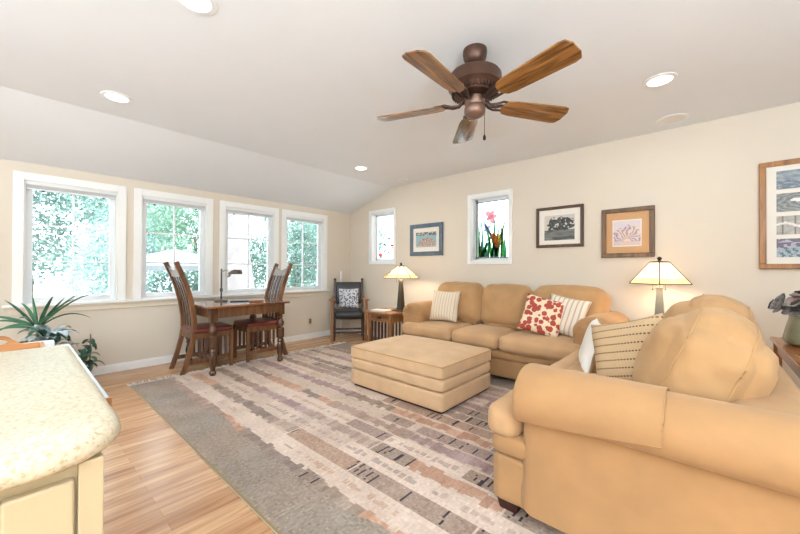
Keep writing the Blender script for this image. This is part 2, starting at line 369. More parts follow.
def left_window(i, y0, y1):
    t = bpy.data.objects.new('window_%d' % i, None); COL.objects.link(t); t.location = (0, (y0 + y1) / 2, WZ0); struct(t)
    a, b, zt = y0 + TR, y1 - TR, WZ1 - TR
    m = MB(); m.box(0, 0.018, y0, a, WZ0, WZ1); m.box(0, 0.018, b, y1, WZ0, WZ1); m.box(0, 0.018, a, b, zt, WZ1); m.build('casing', 'white', t, bevel=0.003)
    m = MB(); m.box(-0.13, 0, a - 0.001, a + 0.012, WZ0, zt); m.box(-0.13, 0, b - 0.012, b + 0.001, WZ0, zt); m.box(-0.13, 0, a, b, zt - 0.012, zt); m.box(-0.13, 0, a, b, WZ0, WZ0 + 0.012); m.build('jamb', 'white', t)
    f0, f1 = a + 0.012, b - 0.012; z0, z1 = WZ0 + 0.012, zt - 0.012; w = 0.05; xs = (-0.10, -0.055)
    m = MB(); m.box(*xs, f0, f0 + w, z0, z1); m.box(*xs, f1 - w, f1, z0, z1); m.box(*xs, f0 + w, f1 - w, z0, z0 + w); m.box(*xs, f0 + w, f1 - w, z1 - w, z1); m.build('sash', 'vinyl', t, bevel=0.003)
    m = MB(); ym = (f0 + f1) / 2; m.box(-0.089, -0.066, ym - 0.009, ym + 0.009, z0 + w, z1 - w)
    for k in (1, 2):
        zz = z0 + w + (z1 - z0 - 2 * w) * k / 3; m.box(-0.0885, -0.0665, f0 + w, f1 - w, zz - 0.008, zz + 0.008)
    m.build('muntin_grid', 'vinyl', t)
    MB().box(-0.079, -0.076, f0 + w - .005, f1 - w + .005, z0 + w - .005, z1 - w + .005).build('pane', 'glass', t, smooth=False)
    m = MB(); m.box(-0.045, 0.0, a + 0.013, b - 0.013, zt - 0.036, zt - 0.013); rail = m.build('blind_headrail', 'vinyl', t, bevel=0.004)
    m = MB()
    for k in range(4): m.box(-0.043, -0.004, a + 0.016, b - 0.016, zt - 0.043 - k * 0.0085, zt - 0.0365 - k * 0.0085)
    m.build('folded_blind', 'blind', t)
    MB().box(-0.043, -0.002, a + 0.015, b - 0.015, zt - 0.083, zt - 0.07).build('blind_bottom_rail', 'vinyl', t, bevel=0.003)
    for q in (0.18, 0.83):
        yy = a + (b - a) * q; MB().box(-0.035, -0.012, yy - 0.011, yy + 0.011, zt - 0.093, zt - 0.0825).build('cord_clip', 'black', t)
    cr = MB(); cr.tube([(-0.05, f1 - 0.10, z0 + 0.04), (-0.03, f1 - 0.11, z0 + 0.038), (-0.028, f1 - 0.18, z0 + 0.03)], 0.006); cr.build('crank_handle', 'vinyl', t)
for i, (a, b) in enumerate(WIN): left_window(i + 1, a, b)
struct(MB().box(-0.02, 0.055, -4.25, -0.49, 0.782, 0.81).build('trim_1', 'white', bevel=0.006))
m = MB(); m.box(0, 0.02, -4.22, -0.505, 0.715, 0.782); m.box(0, 0.032, -4.235, -0.50, 0.762, 0.782)
struct(m.build('trim_2', 'apron', bevel=0.004))

def back_window(i, a, b, c, d):
    t = bpy.data.objects.new('window_%d' % i, None); COL.objects.link(t); t.location = ((a + b) / 2, 0, c); struct(t)
    m = MB(); m.box(a, a + TB, -0.016, 0, c, d); m.box(b - TB, b, -0.016, 0, c, d); m.box(a + TB, b - TB, -0.016, 0, d - TB, d); m.box(a + TB, b - TB, -0.016, 0, c, c + TB); m.build('casing', 'white', t, bevel=0.003)
    A_, B_, C_, D_ = a + TB, b - TB, c + TB, d - TB
    m = MB(); m.box(A_, A_ + .012, 0, .15, C_, D_); m.box(B_ - .012, B_, 0, .15, C_, D_); m.box(A_, B_, 0, .15, D_ - .012, D_); m.box(A_, B_, 0, .15, C_, C_ + .012); m.build('jamb', 'white', t)
    m = MB(); w = 0.035; A_ += .012; B_ -= .012; C_ += .012; D_ -= .012
    m.box(A_, A_ + w, .105, .14, C_, D_); m.box(B_ - w, B_, .105, .14, C_, D_); m.box(A_, B_, .105, .14, C_, C_ + w); m.box(A_, B_, .105, .14, D_ - w, D_); m.build('sash', 'vinyl', t, bevel=0.002)
    MB().box(A_ + w - .004, B_ - w + .004, .121, .124, C_ + w - .004, D_ - w + .004).build('pane', 'glass', t, smooth=False)
back_window(5, *WB[0]); back_window(6, *WB[1])

# ---------------------------------------------------------------- outdoors
struct(MB().box(-30, -0.16, -25, 25, -0.32, -0.22).box(-0.16, 30, 0.16, 25, -0.32, -0.22).build('patio_ground', 'patio', smooth=False))
def tree(name, label, x, y, blobs, n, size, mat, th, trunk_r=0.09, seed=1):
    rn = random.Random(seed); t = thing(name, label, 'tree' if 'tree' in name else 'shrub', (x, y, -0.22), 0, None)
    vs, fs = [], []
    tot = sum(b[3] ** 2 for b in blobs)
    for bx, by, bz, br in blobs:
        for _ in range(int(n * br * br / tot)):
            d = Vector((rn.gauss(0, 1), rn.gauss(0, 1), rn.gauss(0, 1))).normalized() * br * (rn.random() ** 0.4)
            p = Vector((x + bx, y + by, bz)) + d
            a = Vector((rn.gauss(0, 1), rn.gauss(0, 1), rn.gauss(0, 1))).normalized(); b2 = a.orthogonal().normalized(); sz = size * rn.uniform(0.6, 1.3)
            k = len(vs); vs += [p - a * sz, p + b2 * sz * 0.45, p + a * sz, p - b2 * sz * 0.45]; fs.append((k, k + 1, k + 2, k + 3))
    mb = MB(); mb.add(vs, fs); mb.build('foliage', mat, t, smooth=False)
    MB().tube([(x, y, -0.22), (x + 0.05, y + 0.04, th * 0.5), (x, y, th)], trunk_r, 10, trunk_r * 0.5).build('trunk', 'trunk', t)
tree('tree', 'teal green leafy tree outside the window above the potted plants', -5.4, -4.0, [(0, 0, 1.6, .8), (0.1, .5, 2.7, .8), (-.2, -.7, 2.6, .9), (0, -.6, 1.0, .7), (.1, -.1, 3.4, .7)], 5600, .06, 'tree3', 1.6, seed=3)
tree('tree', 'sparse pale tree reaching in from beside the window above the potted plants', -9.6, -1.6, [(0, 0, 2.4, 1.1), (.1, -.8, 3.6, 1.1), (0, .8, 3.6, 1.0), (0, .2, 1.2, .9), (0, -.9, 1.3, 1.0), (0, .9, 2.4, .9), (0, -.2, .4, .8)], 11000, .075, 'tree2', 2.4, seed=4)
tree('tree', 'bright green tree above the white patio umbrella', -7.6, -.2, [(0, 0, 3.0, .9), (0, -.9, 2.9, .8), (0, .8, 3.5, .9), (.1, .5, 2.3, .7), (.1, -.6, 2.1, .6), (.3, .5, 1.6, .6), (.3, -.5, 1.5, .6)], 6500, .06, 'tree1', 2.2, seed=5)
tree('shrub', 'dark green shrub behind the white patio umbrella', -5.7, .6, [(0, 0, .7, .9), (0, -1.0, .8, .8), (0, -1.9, .7, .7), (.1, .4, 1.5, .8), (0, -.7, 1.5, .6)], 7000, .055, 'tree3', .8, .05, seed=6)
tree('tree', 'dense green tree beside the leaning white trunk', -5.2, 2.05, [(0, 0, 1.6, .9), (.1, .1, .7, .9), (.1, .4, 2.3, .75), (0, .9, 1.2, .8)], 11000, .045, 'tree3', 1.6, seed=7)
tree('tree', 'dark bluish green tree outside the window closest to the black armchair', -5.6, 4.9, [(0, 0, 1.3, 1.0), (0, .7, 2.2, 1.0), (0, -.7, 2.3, .8), (0, .9, .8, 1.0), (.1, .4, 3.2, .7)], 10000, .055, 'tree3', 1.6, seed=8)
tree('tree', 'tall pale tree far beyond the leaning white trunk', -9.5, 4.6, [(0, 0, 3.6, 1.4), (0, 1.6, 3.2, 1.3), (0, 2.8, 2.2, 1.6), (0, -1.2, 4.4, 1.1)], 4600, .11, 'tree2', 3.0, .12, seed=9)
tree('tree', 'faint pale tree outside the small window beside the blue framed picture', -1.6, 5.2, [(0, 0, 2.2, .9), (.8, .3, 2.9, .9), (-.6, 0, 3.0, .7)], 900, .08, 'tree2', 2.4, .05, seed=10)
t = thing('patio_umbrella', 'open white canvas umbrella on the patio outside', 'umbrella', (-4, -1.75, -.22))
MB().tube([(-4, -1.75, -.22), (-4, -1.75, 1.65)], .022).build('pole', 'vinyl', t)
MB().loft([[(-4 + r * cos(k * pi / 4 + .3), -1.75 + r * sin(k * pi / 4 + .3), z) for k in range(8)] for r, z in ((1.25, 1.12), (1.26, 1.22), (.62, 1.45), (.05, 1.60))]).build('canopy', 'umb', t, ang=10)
MB().lathe((-4, -1.75, -.22), [(.26, 0), (.26, .05), (.05, .09), (.04, .25)]).build('base', 'trunk', t)
t = thing('patio_table', 'round white table under the patio umbrella', 'table', (-3.35, -2.0, -.22))
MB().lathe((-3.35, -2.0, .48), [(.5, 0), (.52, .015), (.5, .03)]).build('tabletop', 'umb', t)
for k in range(4):
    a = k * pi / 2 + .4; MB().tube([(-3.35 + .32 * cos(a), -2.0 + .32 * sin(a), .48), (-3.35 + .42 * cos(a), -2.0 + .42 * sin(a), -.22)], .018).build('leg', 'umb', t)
mb = MB(); ring = []
for z, cy, ry, rx in ((-.22, -1.02, .50, .4), (.4, -1.03, .42, .34), (1.0, -1.06, .36, .3), (1.7, -1.09, .30, .26), (2.4, -1.11, .25, .22), (3.2, -1.2, .22, .2)):
    ring.append([(-2.5 + rx * cos(k * pi / 8) * (1 + .05 * sin(3 * k)), cy + ry * sin(k * pi / 8) * (1 + .05 * cos(2 * k)), z) for k in range(16)])
mb.loft(ring); t = thing('tree', 'broad pale tree trunk leaning up just outside the window', 'tree', (-2.5, -1.02, -.22)); mb.build('trunk', 'bark', t)

# ---------------------------------------------------------------- ceiling fixtures
def can(x, y, label):
    t = thing('recessed_light', label, 'ceiling light', (x, y, ZC), 0, 'recessed ceiling lights')
    m = MB(); n = 28
    m.loft([[(x + r * cos(2 * pi * k / n), y + r * sin(2 * pi * k / n), ZC + z) for k in range(n)] for r, z in ((.072, -.001), (.074, -.008), (.098, -.006), (.10, -.0005))], caps=False)
    m.build('trim_ring', 'white', t)
    MB().lathe((x, y, ZC), [(.073, -.0035), (.073, -.002)], 28).build('lens', 'lens', t)
    light('downlight', 'AREA', (x, y, ZC - .012), CAN_POWER, NEUT, .13)
can(1.491, -3.646, 'lit recessed ceiling light over the potted plants and the first window')
can(1.518, -1.092, 'lit recessed ceiling light near the corner with the black armchair')
can(4.731, -1.134, 'lit recessed ceiling light above the loveseat')
can(3.05, -3.584, 'lit recessed ceiling light cut by the top edge of the photo')
for x, y, s in ((4.73, -6.3, 'over the kitchen side'), (1.5, -6.3, 'at the kitchen end of the window wall')): can(x, y, 'added unseen recessed fill light ' + s)  # two more cans added behind the camera to even out the brightness
def disc(x, y, r, name, label, cat):
    t = thing(name, label, cat, (x, y, ZC))
    MB().lathe((x, y, ZC), [(r * .86, -.006), (r * .86, -.0005)], 28).build('grille', 'grille', t)
    m = MB(); n = 28; m.loft([[(x + q * cos(2 * pi * k / n), y + q * sin(2 * pi * k / n), ZC + z) for k in range(n)] for q, z in ((r * .86, -.004), (r * .88, -.009), (r, -.006), (r, -.0005))], caps=False); m.build('rim', 'white', t)
disc(4.748, -.273, .115, 'ceiling_speaker', 'round ceiling speaker near the wall, beside the lit recessed light above the loveseat', 'speaker')
disc(1.536, -.257, .075, 'ceiling_vent', 'small round white ceiling disc where the slope meets the flat ceiling', 'vent')
for i, (x, y, k) in enumerate(FILL_UPLIGHTS):  # stands and bowls for the added fill uplights, never in view
    t = thing('fill_uplight', ['short black fill uplight added unseen in the kitchen corner', 'short black fill uplight added unseen behind the kitchen island', 'short black fill uplight added unseen against the plain end wall'][i], 'lamp', (x, y, 0), 0, 'added fill uplights')
    MB().lathe((x, y, 0), [(.14, 0), (.14, .02), (.02, .035)]).build('base', 'black', t); MB().tube([(x, y, .03), (x, y, 1.0)], .013).build('pole', 'black', t)
    m = MB(); n = 24; m.loft([[(x + r * cos(2 * pi * k / n), y + r * sin(2 * pi * k / n), z) for k in range(n)] for r, z in ((.01, .98), (.10, 1.01), (.20, 1.10), (.19, 1.10), (.09, 1.02), (.01, .99))], caps=False); m.build('bowl', 'black', t)

# ceiling fan
fx, fy = 3.909, -2.296
t = thing('ceiling_fan', 'bronze ceiling fan with five oak blades', 'ceiling fan', (fx, fy, ZC))
MB().lathe((fx, fy, ZC), [(.072, 0), (.074, -.02), (.068, -.055), (.05, -.085), (.024, -.098)], 28).build('ceiling_canopy', 'bronze', t)
MB().tube([(fx, fy, ZC - .09), (fx, fy, 2.39)], .013).build('downrod', 'bronze', t)
mot = MB().lathe((fx, fy, 0), [(.03, 2.385), (.10, 2.38), (.15, 2.37), (.160, 2.355), (.161, 2.30), (.163, 2.292), (.150, 2.284), (.128, 2.252), (.118, 2.24), (.07, 2.235)], 40).build('motor_housing', 'bronze', t)
m = MB()
for k in range(40):
    a = 2 * pi * k / 40; T = Matrix.Translation((fx, fy, 0)) @ Matrix.Rotation(a, 4, 'Z'); m.box(.112, .142, -.004, .004, 2.246, 2.278, T)
m.build('vent_fins', 'blademetal', mot)
MB().lathe((fx, fy, 0), [(.06, 2.228), (.062, 2.19), (.056, 2.18), (.064, 2.165), (.064, 2.135), (.05, 2.118), (.03, 2.108), (.012, 2.10)], 32).build('switch_housing', 'bronzelt', t)
ch = MB().tube([(fx + .045, fy + .04, 2.15), (fx + .045, fy + .04, 2.0)], .002, 6).build('pull_chain', 'pewter', t)
MB().lathe((fx + .045, fy + .04, 1.968), [(.003, .035), (.009, .02), (.009, .004), (.003, 0)], 12).build('chain_fob', 'black', ch)
BZ = 2.195
for k in range(5):
    a = RAD(-15.5 + 72 * k); T = Matrix.Translation((fx, fy, BZ)) @ Matrix.Rotation(a, 4, 'Z') @ Matrix.Rotation(RAD(-13), 4, 'X')
    out = [(.185, 0), (.195, -.036), (.215, -.056), (.26, -.066), (.60, -.080), (.632, -.072), (.65, -.035), (.65, .035), (.632, .072), (.60, .080), (.26, .066), (.215, .056), (.195, .036)]
    bl = MB(); bl.loft([[(x, y, z) for x, y in out] for z in (-.004, .004)])
    # the blade keeps its own frame so that the grain runs along it
    o = bl.build('blade', 'blade', t, bevel=0.002, local=True); o.matrix_local = Matrix.Translation((0, 0, BZ - ZC)) @ Matrix.Rotation(a, 4, 'Z') @ Matrix.Rotation(RAD(-13), 4, 'X')
    br = MB()
    for s in (-1, 1):
        br.tube([T @ Vector(p) for p in ((.06, s * .008, .03), (.10, s * .016, -.004), (.14, s * .030, -.004), (.18, s * .040, .008), (.25, s * .034, .008))], .0075, 8)
    br.tube([T @ Vector(p) for p in ((.05, 0, .035), (.10, 0, -.004), (.14, 0, -.006), (.185, 0, .010), (.27, 0, .010))], .010, 8); br.box(.20, .275, -.034, .034, .0045, .0105, T)
    br.build('blade_bracket', 'blademetal', t)

# ---------------------------------------------------------------- rug
RX0, RX1, RY0, RY1, RH = 0.73, 4.72, -3.405, -0.665, 0.009
rug = thing('rug', 'large patterned area rug of ragged grey, mauve and rust blocks on the oak floor', 'rug', (RX0, RY0, 0))
rr = random.Random(11)
PALE = [(206, 188, 174), (212, 194, 181), (198, 180, 166)]
BLK = [(156, 136, 126), (168, 144, 132), (146, 130, 122), (184, 146, 124), (192, 154, 130), (166, 142, 140), (154, 136, 122), (174, 154, 142)]
NAVY = (44, 40, 52); GREY = (156, 138, 124)
ROWH = 0.126; rows = []
nrow = int(2.74 / ROWH) + 2
for r in range(nrow):
    segs = []; u = -rr.random() * .4
    while u < 4.1:
        L = rr.uniform(.25, .95); segs.append((u, u + L, rr.choice(BLK), rr.random(), rr.choice(PALE))); u += L
    rows.append((segs, {}))
def rug_col(fu, fv):
    u, v = fu * (RX1 - RX0), fv * 2.74
    g = N(u * 60, v * 60, 1) * 16 + N(u * 6, v * 6, 2) * 12 + N(u * 140, v * 30, 7) * 10
    edge = min(v, 2.74 - v)
    if edge < .012: return (150, 128, 84)
    border = .30 + .05 * N(u * 3, 5)
    if edge < border:
        c = mixc(GREY, (150, 138, 126), .5 + N(u * 2.5, v * 4, 9)); n2 = N(u * 90, v * 90, 4) * 22
        return tuple(x + g + n2 for x in c)
    r = int((v + .004 * N(u * 20, 0)) / ROWH); w = v / ROWH - r
    segs, cells = rows[r]
    for a, b, c, q, p in segs:
        if a <= u < b: break
    near = u / 3.66
    cell = int(u / .046)
    if cell not in cells: cells[cell] = (rr.uniform(.22, .48), rr.uniform(.22, .5), rr.random(), rr.uniform(-12, 12))
    lo, hi, q2, dv = cells[cell]
    out = p
    panel = q < .10 + .95 * max(0, near - .35)
    if panel:
        out = mixc(c, GREY, .55); out = tuple(x + N(u * 110, v * 110, 6) * 26 for x in out)
        k = u / .046 - cell + .25 * (w - .5) * (1 if dv > 0 else -.6)
        if q2 < .10 + .9 * max(0, near - .5) and .28 < k < (.52 if q2 > .1 else .70) and .5 - 1.1 * lo < w < .5 + hi: out = NAVY
        if w < .05 or w > .95 or u - a < .012: out = p
    elif r % 2 == 0:
        if .5 - lo < w < .5 + hi: out = tuple(x + dv for x in c)
    else:
        if .24 + .2 * lo < w < .4 + .6 * hi and q > .70 and q2 > .22 and (u / .046 - cell) < .55 + .4 * q2: out = mixc(c, p, .45)
        elif q2 > .9 and .3 < w < .45: out = mixc(c, p, .3)
    return tuple(max(8, x * k_ + g) for x, k_ in zip(out, (1.0, .985, .97)))
MB().box(RX0, RX1, RY0, RY1, 0.0005, RH - .0005).build('rug_backing', 'fringe', rug, smooth=False)
colored_grid('rug_pile', RX1 - RX0, RY1 - RY0, 333, 228, rug_col, 'rug', rug, lambda a, b: (RX0 + a, RY0 + b, RH))
for x0, sg in ((RX0, -1), (RX1, 1)):
    m = MB(); y = RY0
    while y < RY1:
        L = rr.uniform(.06, .13); dy = rr.uniform(-.02, .02)
        m.loft([[(x0, y - .006, .001), (x0, y + .006, .001), (x0, y + .006, RH - .001), (x0, y - .006, RH - .001)],
                [(x0 + sg * L * .5, y + dy * .4 - .008, .001), (x0 + sg * L * .5, y + dy * .4 + .008, .001), (x0 + sg * L * .5, y + dy * .4 + .006, .011), (x0 + sg * L * .5, y + dy * .4 - .006, .011)],
                [(x0 + sg * L, y + dy - .004, .001), (x0 + sg * L, y + dy + .004, .001), (x0 + sg * L, y + dy + .003, .005), (x0 + sg * L, y + dy - .003, .005)]]); y += rr.uniform(.016, .024)
    m.build('fringe', 'fringe', rug)

# ---------------------------------------------------------------- seating
def arm_profile(inner, outer, cen, rw, rh, cz, zb, th0=-25, th1=207, n=16, sgn=-1):
    """(across, z) points: inner panel up, round the roll, outer panel down; sgn = direction of the outer side"""
    p = [(inner, zb), (inner, cz - .1)]
    for k in range(n + 1):
        th = RAD(th0 + (th1 - th0) * k / n); p.append((cen - sgn * rw * cos(th), cz + rh * sin(th)))
    return p + [(outer, cz - rh * .55), (outer, zb)]
def roll_arm(mb, prof, t0, t1, axis, rnd=.05):
    cx = sum(p[0] for p in prof) / len(prof); cz = sum(p[1] for p in prof) / len(prof); rings = []
    d = 1 if t1 > t0 else -1
    st = [(0, .05), (.15, .03), (.4, .014), (.7, .004), (1, 0)]
    seq = [(t0 + d * rnd * a, s) for a, s in st] + [(t0 + (t1 - t0) * k / 8, 0) for k in range(1, 8)] + [(t1 - d * rnd * (1 - a), s) for a, s in reversed([(1 - q, s) for q, s in st])][::1]
    seq = [(t0 + d * rnd * a, s) for a, s in st] + [(t0 + (t1 - t0) * k / 8, 0) for k in range(1, 8)] + [(t1, 0)]
    for t_, ins in seq:
        ring = []
        for (w, z) in prof:
            v = Vector((w - cx, z - cz)); L = v.length; v *= max(0.1, (L - ins) / L)
            ring.append((t_, cx + v.x, cz + v.y) if axis == 'x' else (cx + v.x, t_, cz + v.y))
        rings.append(ring)
    return mb.loft(rings)

# three-seat sofa against the back wall
s = thing('sofa', 'long tan three-seat sofa along the wall under the framed pictures', 'sofa', (3.2, -.45, 0))
MB().soft((3.2, -.43, .145), (2.36, .74, .20), .03, n=10, nz=.002).build('base', 'tan', s, ang=80)
MB().soft((3.2, -.44, .285), (2.37, .77, .11), .04, (0, .008, 0), n=10, nz=.002).build('front_rail', 'tan', s, ang=80)
MB().soft((3.2, -.13, .49), (2.0, .20, .74), .09, n=10).build('back_frame', 'tan', s, ang=80)
for x in (2.1, 4.3):
    for y in (-.74, -.12): MB().taper((x, y, RH + .0008 if y < -.66 else 0), (.025, .025), (x, y, .06), (.035, .035)).build('foot', 'foot', s)
for i, (a, b) in enumerate(((2.04, 2.80), (2.80, 3.372), (3.372, 4.36))):
    MB().soft(((a + b) / 2, -.56, .41), (b - a - .004, .66, .16), .06, (.008, .018, .022), n=16, nz=.006, seed=i).build('seat_cushion', 'tanlight', s, ang=80)
TB_ = Matrix.Rotation(RAD(-10), 4, 'X')
for i, (a, b) in enumerate(((2.22, 2.90), (2.90, 3.50), (3.50, 4.25))):
    MB().soft(((a + b) / 2, -.27, .73), (b - a + .01, .24, .50), .11, (.012, .05, .03), n=18, nz=.016, T=TB_, seed=5 + i, nf=3.5).build('back_cushion', 'tanback', s, ang=80)
pl = arm_profile(2.30, 2.0, 2.155, .17, .14, .60, .05, sgn=-1); pr_ = arm_profile(4.07, 4.40, 4.24, .185, .15, .605, .05, sgn=1)
for pf, sd in ((pl, 1), (pr_, 2)):
    mb = MB(); roll_arm(mb, pf, -.80, -.10, 'y'); a_ = mb.build('arm', 'tan', s, ang=60)
    xs_ = [p for p in pf[2:-2]]; cx = 2.155 if sd == 1 else 4.24; cz = .60 if sd == 1 else .605
    pm = MB()                                   # gathered pleats fanning over the arm front
    for k in range(7):
        th = RAD(-20 + 200 * k / 6); pm.tube([(cx + .15 * cos(th), -.795, cz + .112 * sin(th)), (cx + .08 * cos(th), -.806, cz + .06 * sin(th)), (cx + .02 * cos(th), -.806, cz - .02)], .008, 6, .005)
    pm.build('front_pleats', 'tan', a_)

# loveseat with its rolled arm towards the camera
s = thing('loveseat', 'tan loveseat with a big rolled arm, in front of the console table', 'sofa', (4.75, -1.82, 0))
MB().soft((4.73, -1.81, .17), (1.09, 1.62, .23), .035, n=12, nz=.003).build('base', 'tan', s, ang=80)
MB().soft((4.725, -1.81, .33), (1.095, 1.63, .11), .045, (.008, 0, 0), n=12, nz=.003).build('front_rail', 'tan', s, ang=80)
MB().soft((5.16, -1.82, .375), (.27, 1.62, .60), .07, n=14, nz=.004).build('back_frame', 'tan', s, ang=80)
for x, y in ((4.26, -2.55), (4.26, -1.08), (5.2, -2.55), (5.2, -1.08)): MB().taper((x, y, RH + .0008 if x < 4.75 else 0), (.04, .04), (x, y, .085), (.055, .055)).build('foot', 'foot', s)
mb = MB(); prof = arm_profile(-2.37, -2.635, -2.53, .16, .13, .575, .065, sgn=-1); roll_arm(mb, prof, 4.34, 5.27, 'x'); a_ = mb.build('arm', 'tan', s, ang=60)
MB().tube([(4.348, w, z) for w, z in prof if w <= -2.6 and z < .5], .006, 6).build('piping', 'piping', a_)
def cover(off, th0=-30, th1=222, n=20): return [(-2.53 + (.16 + off) * cos(RAD(th0 + (th1 - th0) * k / n)), .575 + (.13 + off) * sin(RAD(th0 + (th1 - th0) * k / n))) for k in range(n + 1)]
rings = []; TH = lambda x_: 219 - 33 * max(0, min(1, (x_ - 4.31) / .55))
for x_, k in ((4.326, .955), (4.332, .985), (4.346, 1.0), (4.45, 1.0), (4.6, 1.0), (4.75, 1.0), (4.862, 1.0)):
    ring = cover(.013, -30, TH(x_)) + cover(.004, -30, TH(x_))[::-1]
    rings.append([(x_, -2.53 + (w + 2.53) * k, .575 + (z - .575) * k) for w, z in ring])
mb = MB(); mb.loft(rings)
cv = mb.build('arm_cover', 'tan', s, ang=50)
fr = cover(.010); mb = MB(); mb.loft([[(4.327, -2.53 + (w + 2.53) * .95, .575 + (z - .575) * .95) for w, z in fr], [(4.320, -2.53 + (w + 2.53) * .6, .575 + (z - .575) * .6) for w, z in fr], [(4.318, -2.53 + (w + 2.53) * .05, .575 + (z - .575) * .05) for w, z in fr]]); mb.build('cover_front', 'tan', cv, ang=60)
mb = MB(); mb.tube([(4.862, w, z) for w, z in cover(.012, -30, 186)], .003, 6); mb.tube([(x_, *cover(.010, -30, TH(x_))[-1]) for x_ in (4.332, 4.4, 4.5, 4.6, 4.7, 4.8, 4.862)], .004, 6); mb.build('hem', 'tan', cv)
mb = MB(); roll_arm(mb, arm_profile(-1.29, -1.02, -1.13, .16, .13, .575, .065, sgn=1), 4.29, 5.27, 'x'); mb.build('arm', 'tan', s, ang=60)
# T-shaped seat cushions: the front runs across both arms
MB().soft((4.235, -1.82, .435), (.17, 1.63, .165), .065, (.018, .004, .016), n=18, nz=.005).build('seat_front', 'tanlight', s, ang=80)
for i, (a, b) in enumerate(((-2.365, -1.825), (-1.825, -1.295))):
    MB().soft((4.63, (a + b) / 2, .43), (.76, b - a, .17), .05, (0, 0, .025), n=12, nz=.005, seed=i).build('seat_cushion', 'tanlight', s, ang=80)
TC = Matrix.Rotation(RAD(22), 4, 'Y')
for i, (yc, w, h, zc) in enumerate(((-2.07, .54, .53, .705), (-1.55, .50, .55, .73))):
    c = Vector((4.945, yc, zc)); mb = MB(); mb.soft(c, (.36, w, h), .16, (.035, .03, .035), n=26, nz=.020, T=TC, seed=20 + i, nf=5.5)
    bc = mb.build('back_cushion', 'tanback', s, ang=80)
    from mathutils.bvhtree import BVHTree
    bv = BVHTree.FromPolygons([tuple(p) for p in mb.v], mb.f)
    for xo in (-.095, .10):
        pp = MB(); pts = []
        for q in range(23):                      # the seam follows the cushion's side, from low on the side up over the top
            an = RAD(-35 + 150 * q / 22); d_ = TC @ Vector((0, cos(an), -sin(an))); o_ = c + TC @ Vector((xo, 0, 0)) - d_ * .8
            h_ = bv.ray_cast(o_, d_)
            if h_[0] is not None: pts.append(h_[0] - d_ * .0025)
        pp.tube(pts, .004, 6)
        pp.build('seam', 'tanback', bc)

# ottoman
s = thing('ottoman', 'long tan upholstered ottoman on the rug in front of the sofa', 'ottoman', (2.87, -1.515, RH))
X0, X1, Y0, Y1 = 2.312, 3.42, -1.93, -1.10; cx, cy = (X0 + X1) / 2, (Y0 + Y1) / 2; sx, sy = X1 - X0, Y1 - Y0
MB().box(X0 + .03, X1 - .03, Y0 + .03, Y1 - .03, RH + .0008, .03).build('plinth', 'foot', s)
MB().soft((cx, cy, .105), (sx, sy, .15), .02, n=10, nz=.002).build('base', 'ottoman', s, ang=80)
MB().soft((cx, cy, .235), (sx + .006, sy + .006, .11), .035, (.004, .004, 0), n=12, nz=.002).build('middle_band', 'ottoman', s, ang=80)
MB().soft((cx, cy, .345), (sx + .012, sy + .012, .12), .028, (.004, .004, .055), n=18, nz=.003).build('top_cushion', 'ottoman', s, ang=80)
m = MB(); q = .006; zt = .393
m.tube([(X0 + .012, Y0 - .004, zt), (X1 - .012, Y0 - .004, zt), ], .0045, 6); m.tube([(X1 + .004, Y0 + .012, zt), (X1 + .004, Y1 - .012, zt)], .0045, 6); m.tube([(X1 - .012, Y0 - .004, zt), (X1 + .002, Y0 - .002, zt), (X1 + .004, Y0 + .012, zt)], .0045, 6)
m.build('piping', 'piping', s)

# throw pillows
def pillow(name, label, w, h, th, mat, loc, rot, back=None, group='throw pillows on the sofas'):
    n = 20
    mb = MB(); vs = []; fs = []
    for sgn in (-1, 1):
        for k in range(n + 1):
            for i in range(n + 1):
                a, b = 2 * i / n - 1, 2 * k / n - 1
                x = a * w / 2 * (1 - .07 * (1 - b * b)); z = b * h / 2 * (1 - .07 * (1 - a * a))
                t_ = th / 2 * ((1 - a ** 4) * (1 - b ** 4)) ** .55 + .003
                vs.append((x, sgn * (t_ + .006 * noise.noise(Vector((x * 9, z * 9, loc[0] * 3)))), z + h / 2))
    K = (n + 1) ** 2
    for sgn in (0, 1):
        for k in range(n):
            for i in range(n):
                f = (sgn * K + k * (n + 1) + i, sgn * K + k * (n + 1) + i + 1, sgn * K + (k + 1) * (n + 1) + i + 1, sgn * K + (k + 1) * (n + 1) + i); fs.append(f if sgn == 0 else f[::-1])
    bd = [(0, i) for i in range(n)] + [(k, n) for k in range(n)] + [(n, n - i) for i in range(n)] + [(n - k, 0) for k in range(n)]
    for q in range(len(bd)):
        a = bd[q][0] * (n + 1) + bd[q][1]; b = bd[(q + 1) % len(bd)]; b = b[0] * (n + 1) + b[1]; fs.append((a, K + a, K + b, b))
    mb.add(vs, fs); o = mb.build(name, mat, None, local=True, ang=80)
    if back:
        o.data.materials.append(MT[back])
        for i in range(n * n, 2 * n * n): o.data.polygons[i].material_index = 1
    o.location = loc; o.rotation_euler = rot
    return tag(o, label, 'pillow', group)
pillow('throw_pillow', 'cream pillow with thin tan stripes on the sofa, at the end beside the end table', .40, .40, .13, 'pil_stripe', (2.485, -.575, .512), (RAD(-17), 0, RAD(6)))
pillow('throw_pillow', 'cream pillow with red leafy blotches, leaning in front of a striped pillow', .40, .40, .12, 'pil_red', (3.695, -.66, .52), (RAD(-24), RAD(12), RAD(10)))
pillow('throw_pillow', 'white pillow with grey tan stripes, leaning behind the red blotched pillow', .40, .40, .12, 'pil_stripe2', (3.875, -.555, .525), (RAD(-22), RAD(9), RAD(-6)))
pillow('throw_pillow', 'white pillow with a tan back, seen edge-on on the loveseat', .34, .33, .10, 'pil_white', (4.37, -1.66, .515), (RAD(-16), RAD(0), RAD(-72)), 'pil_tanback')
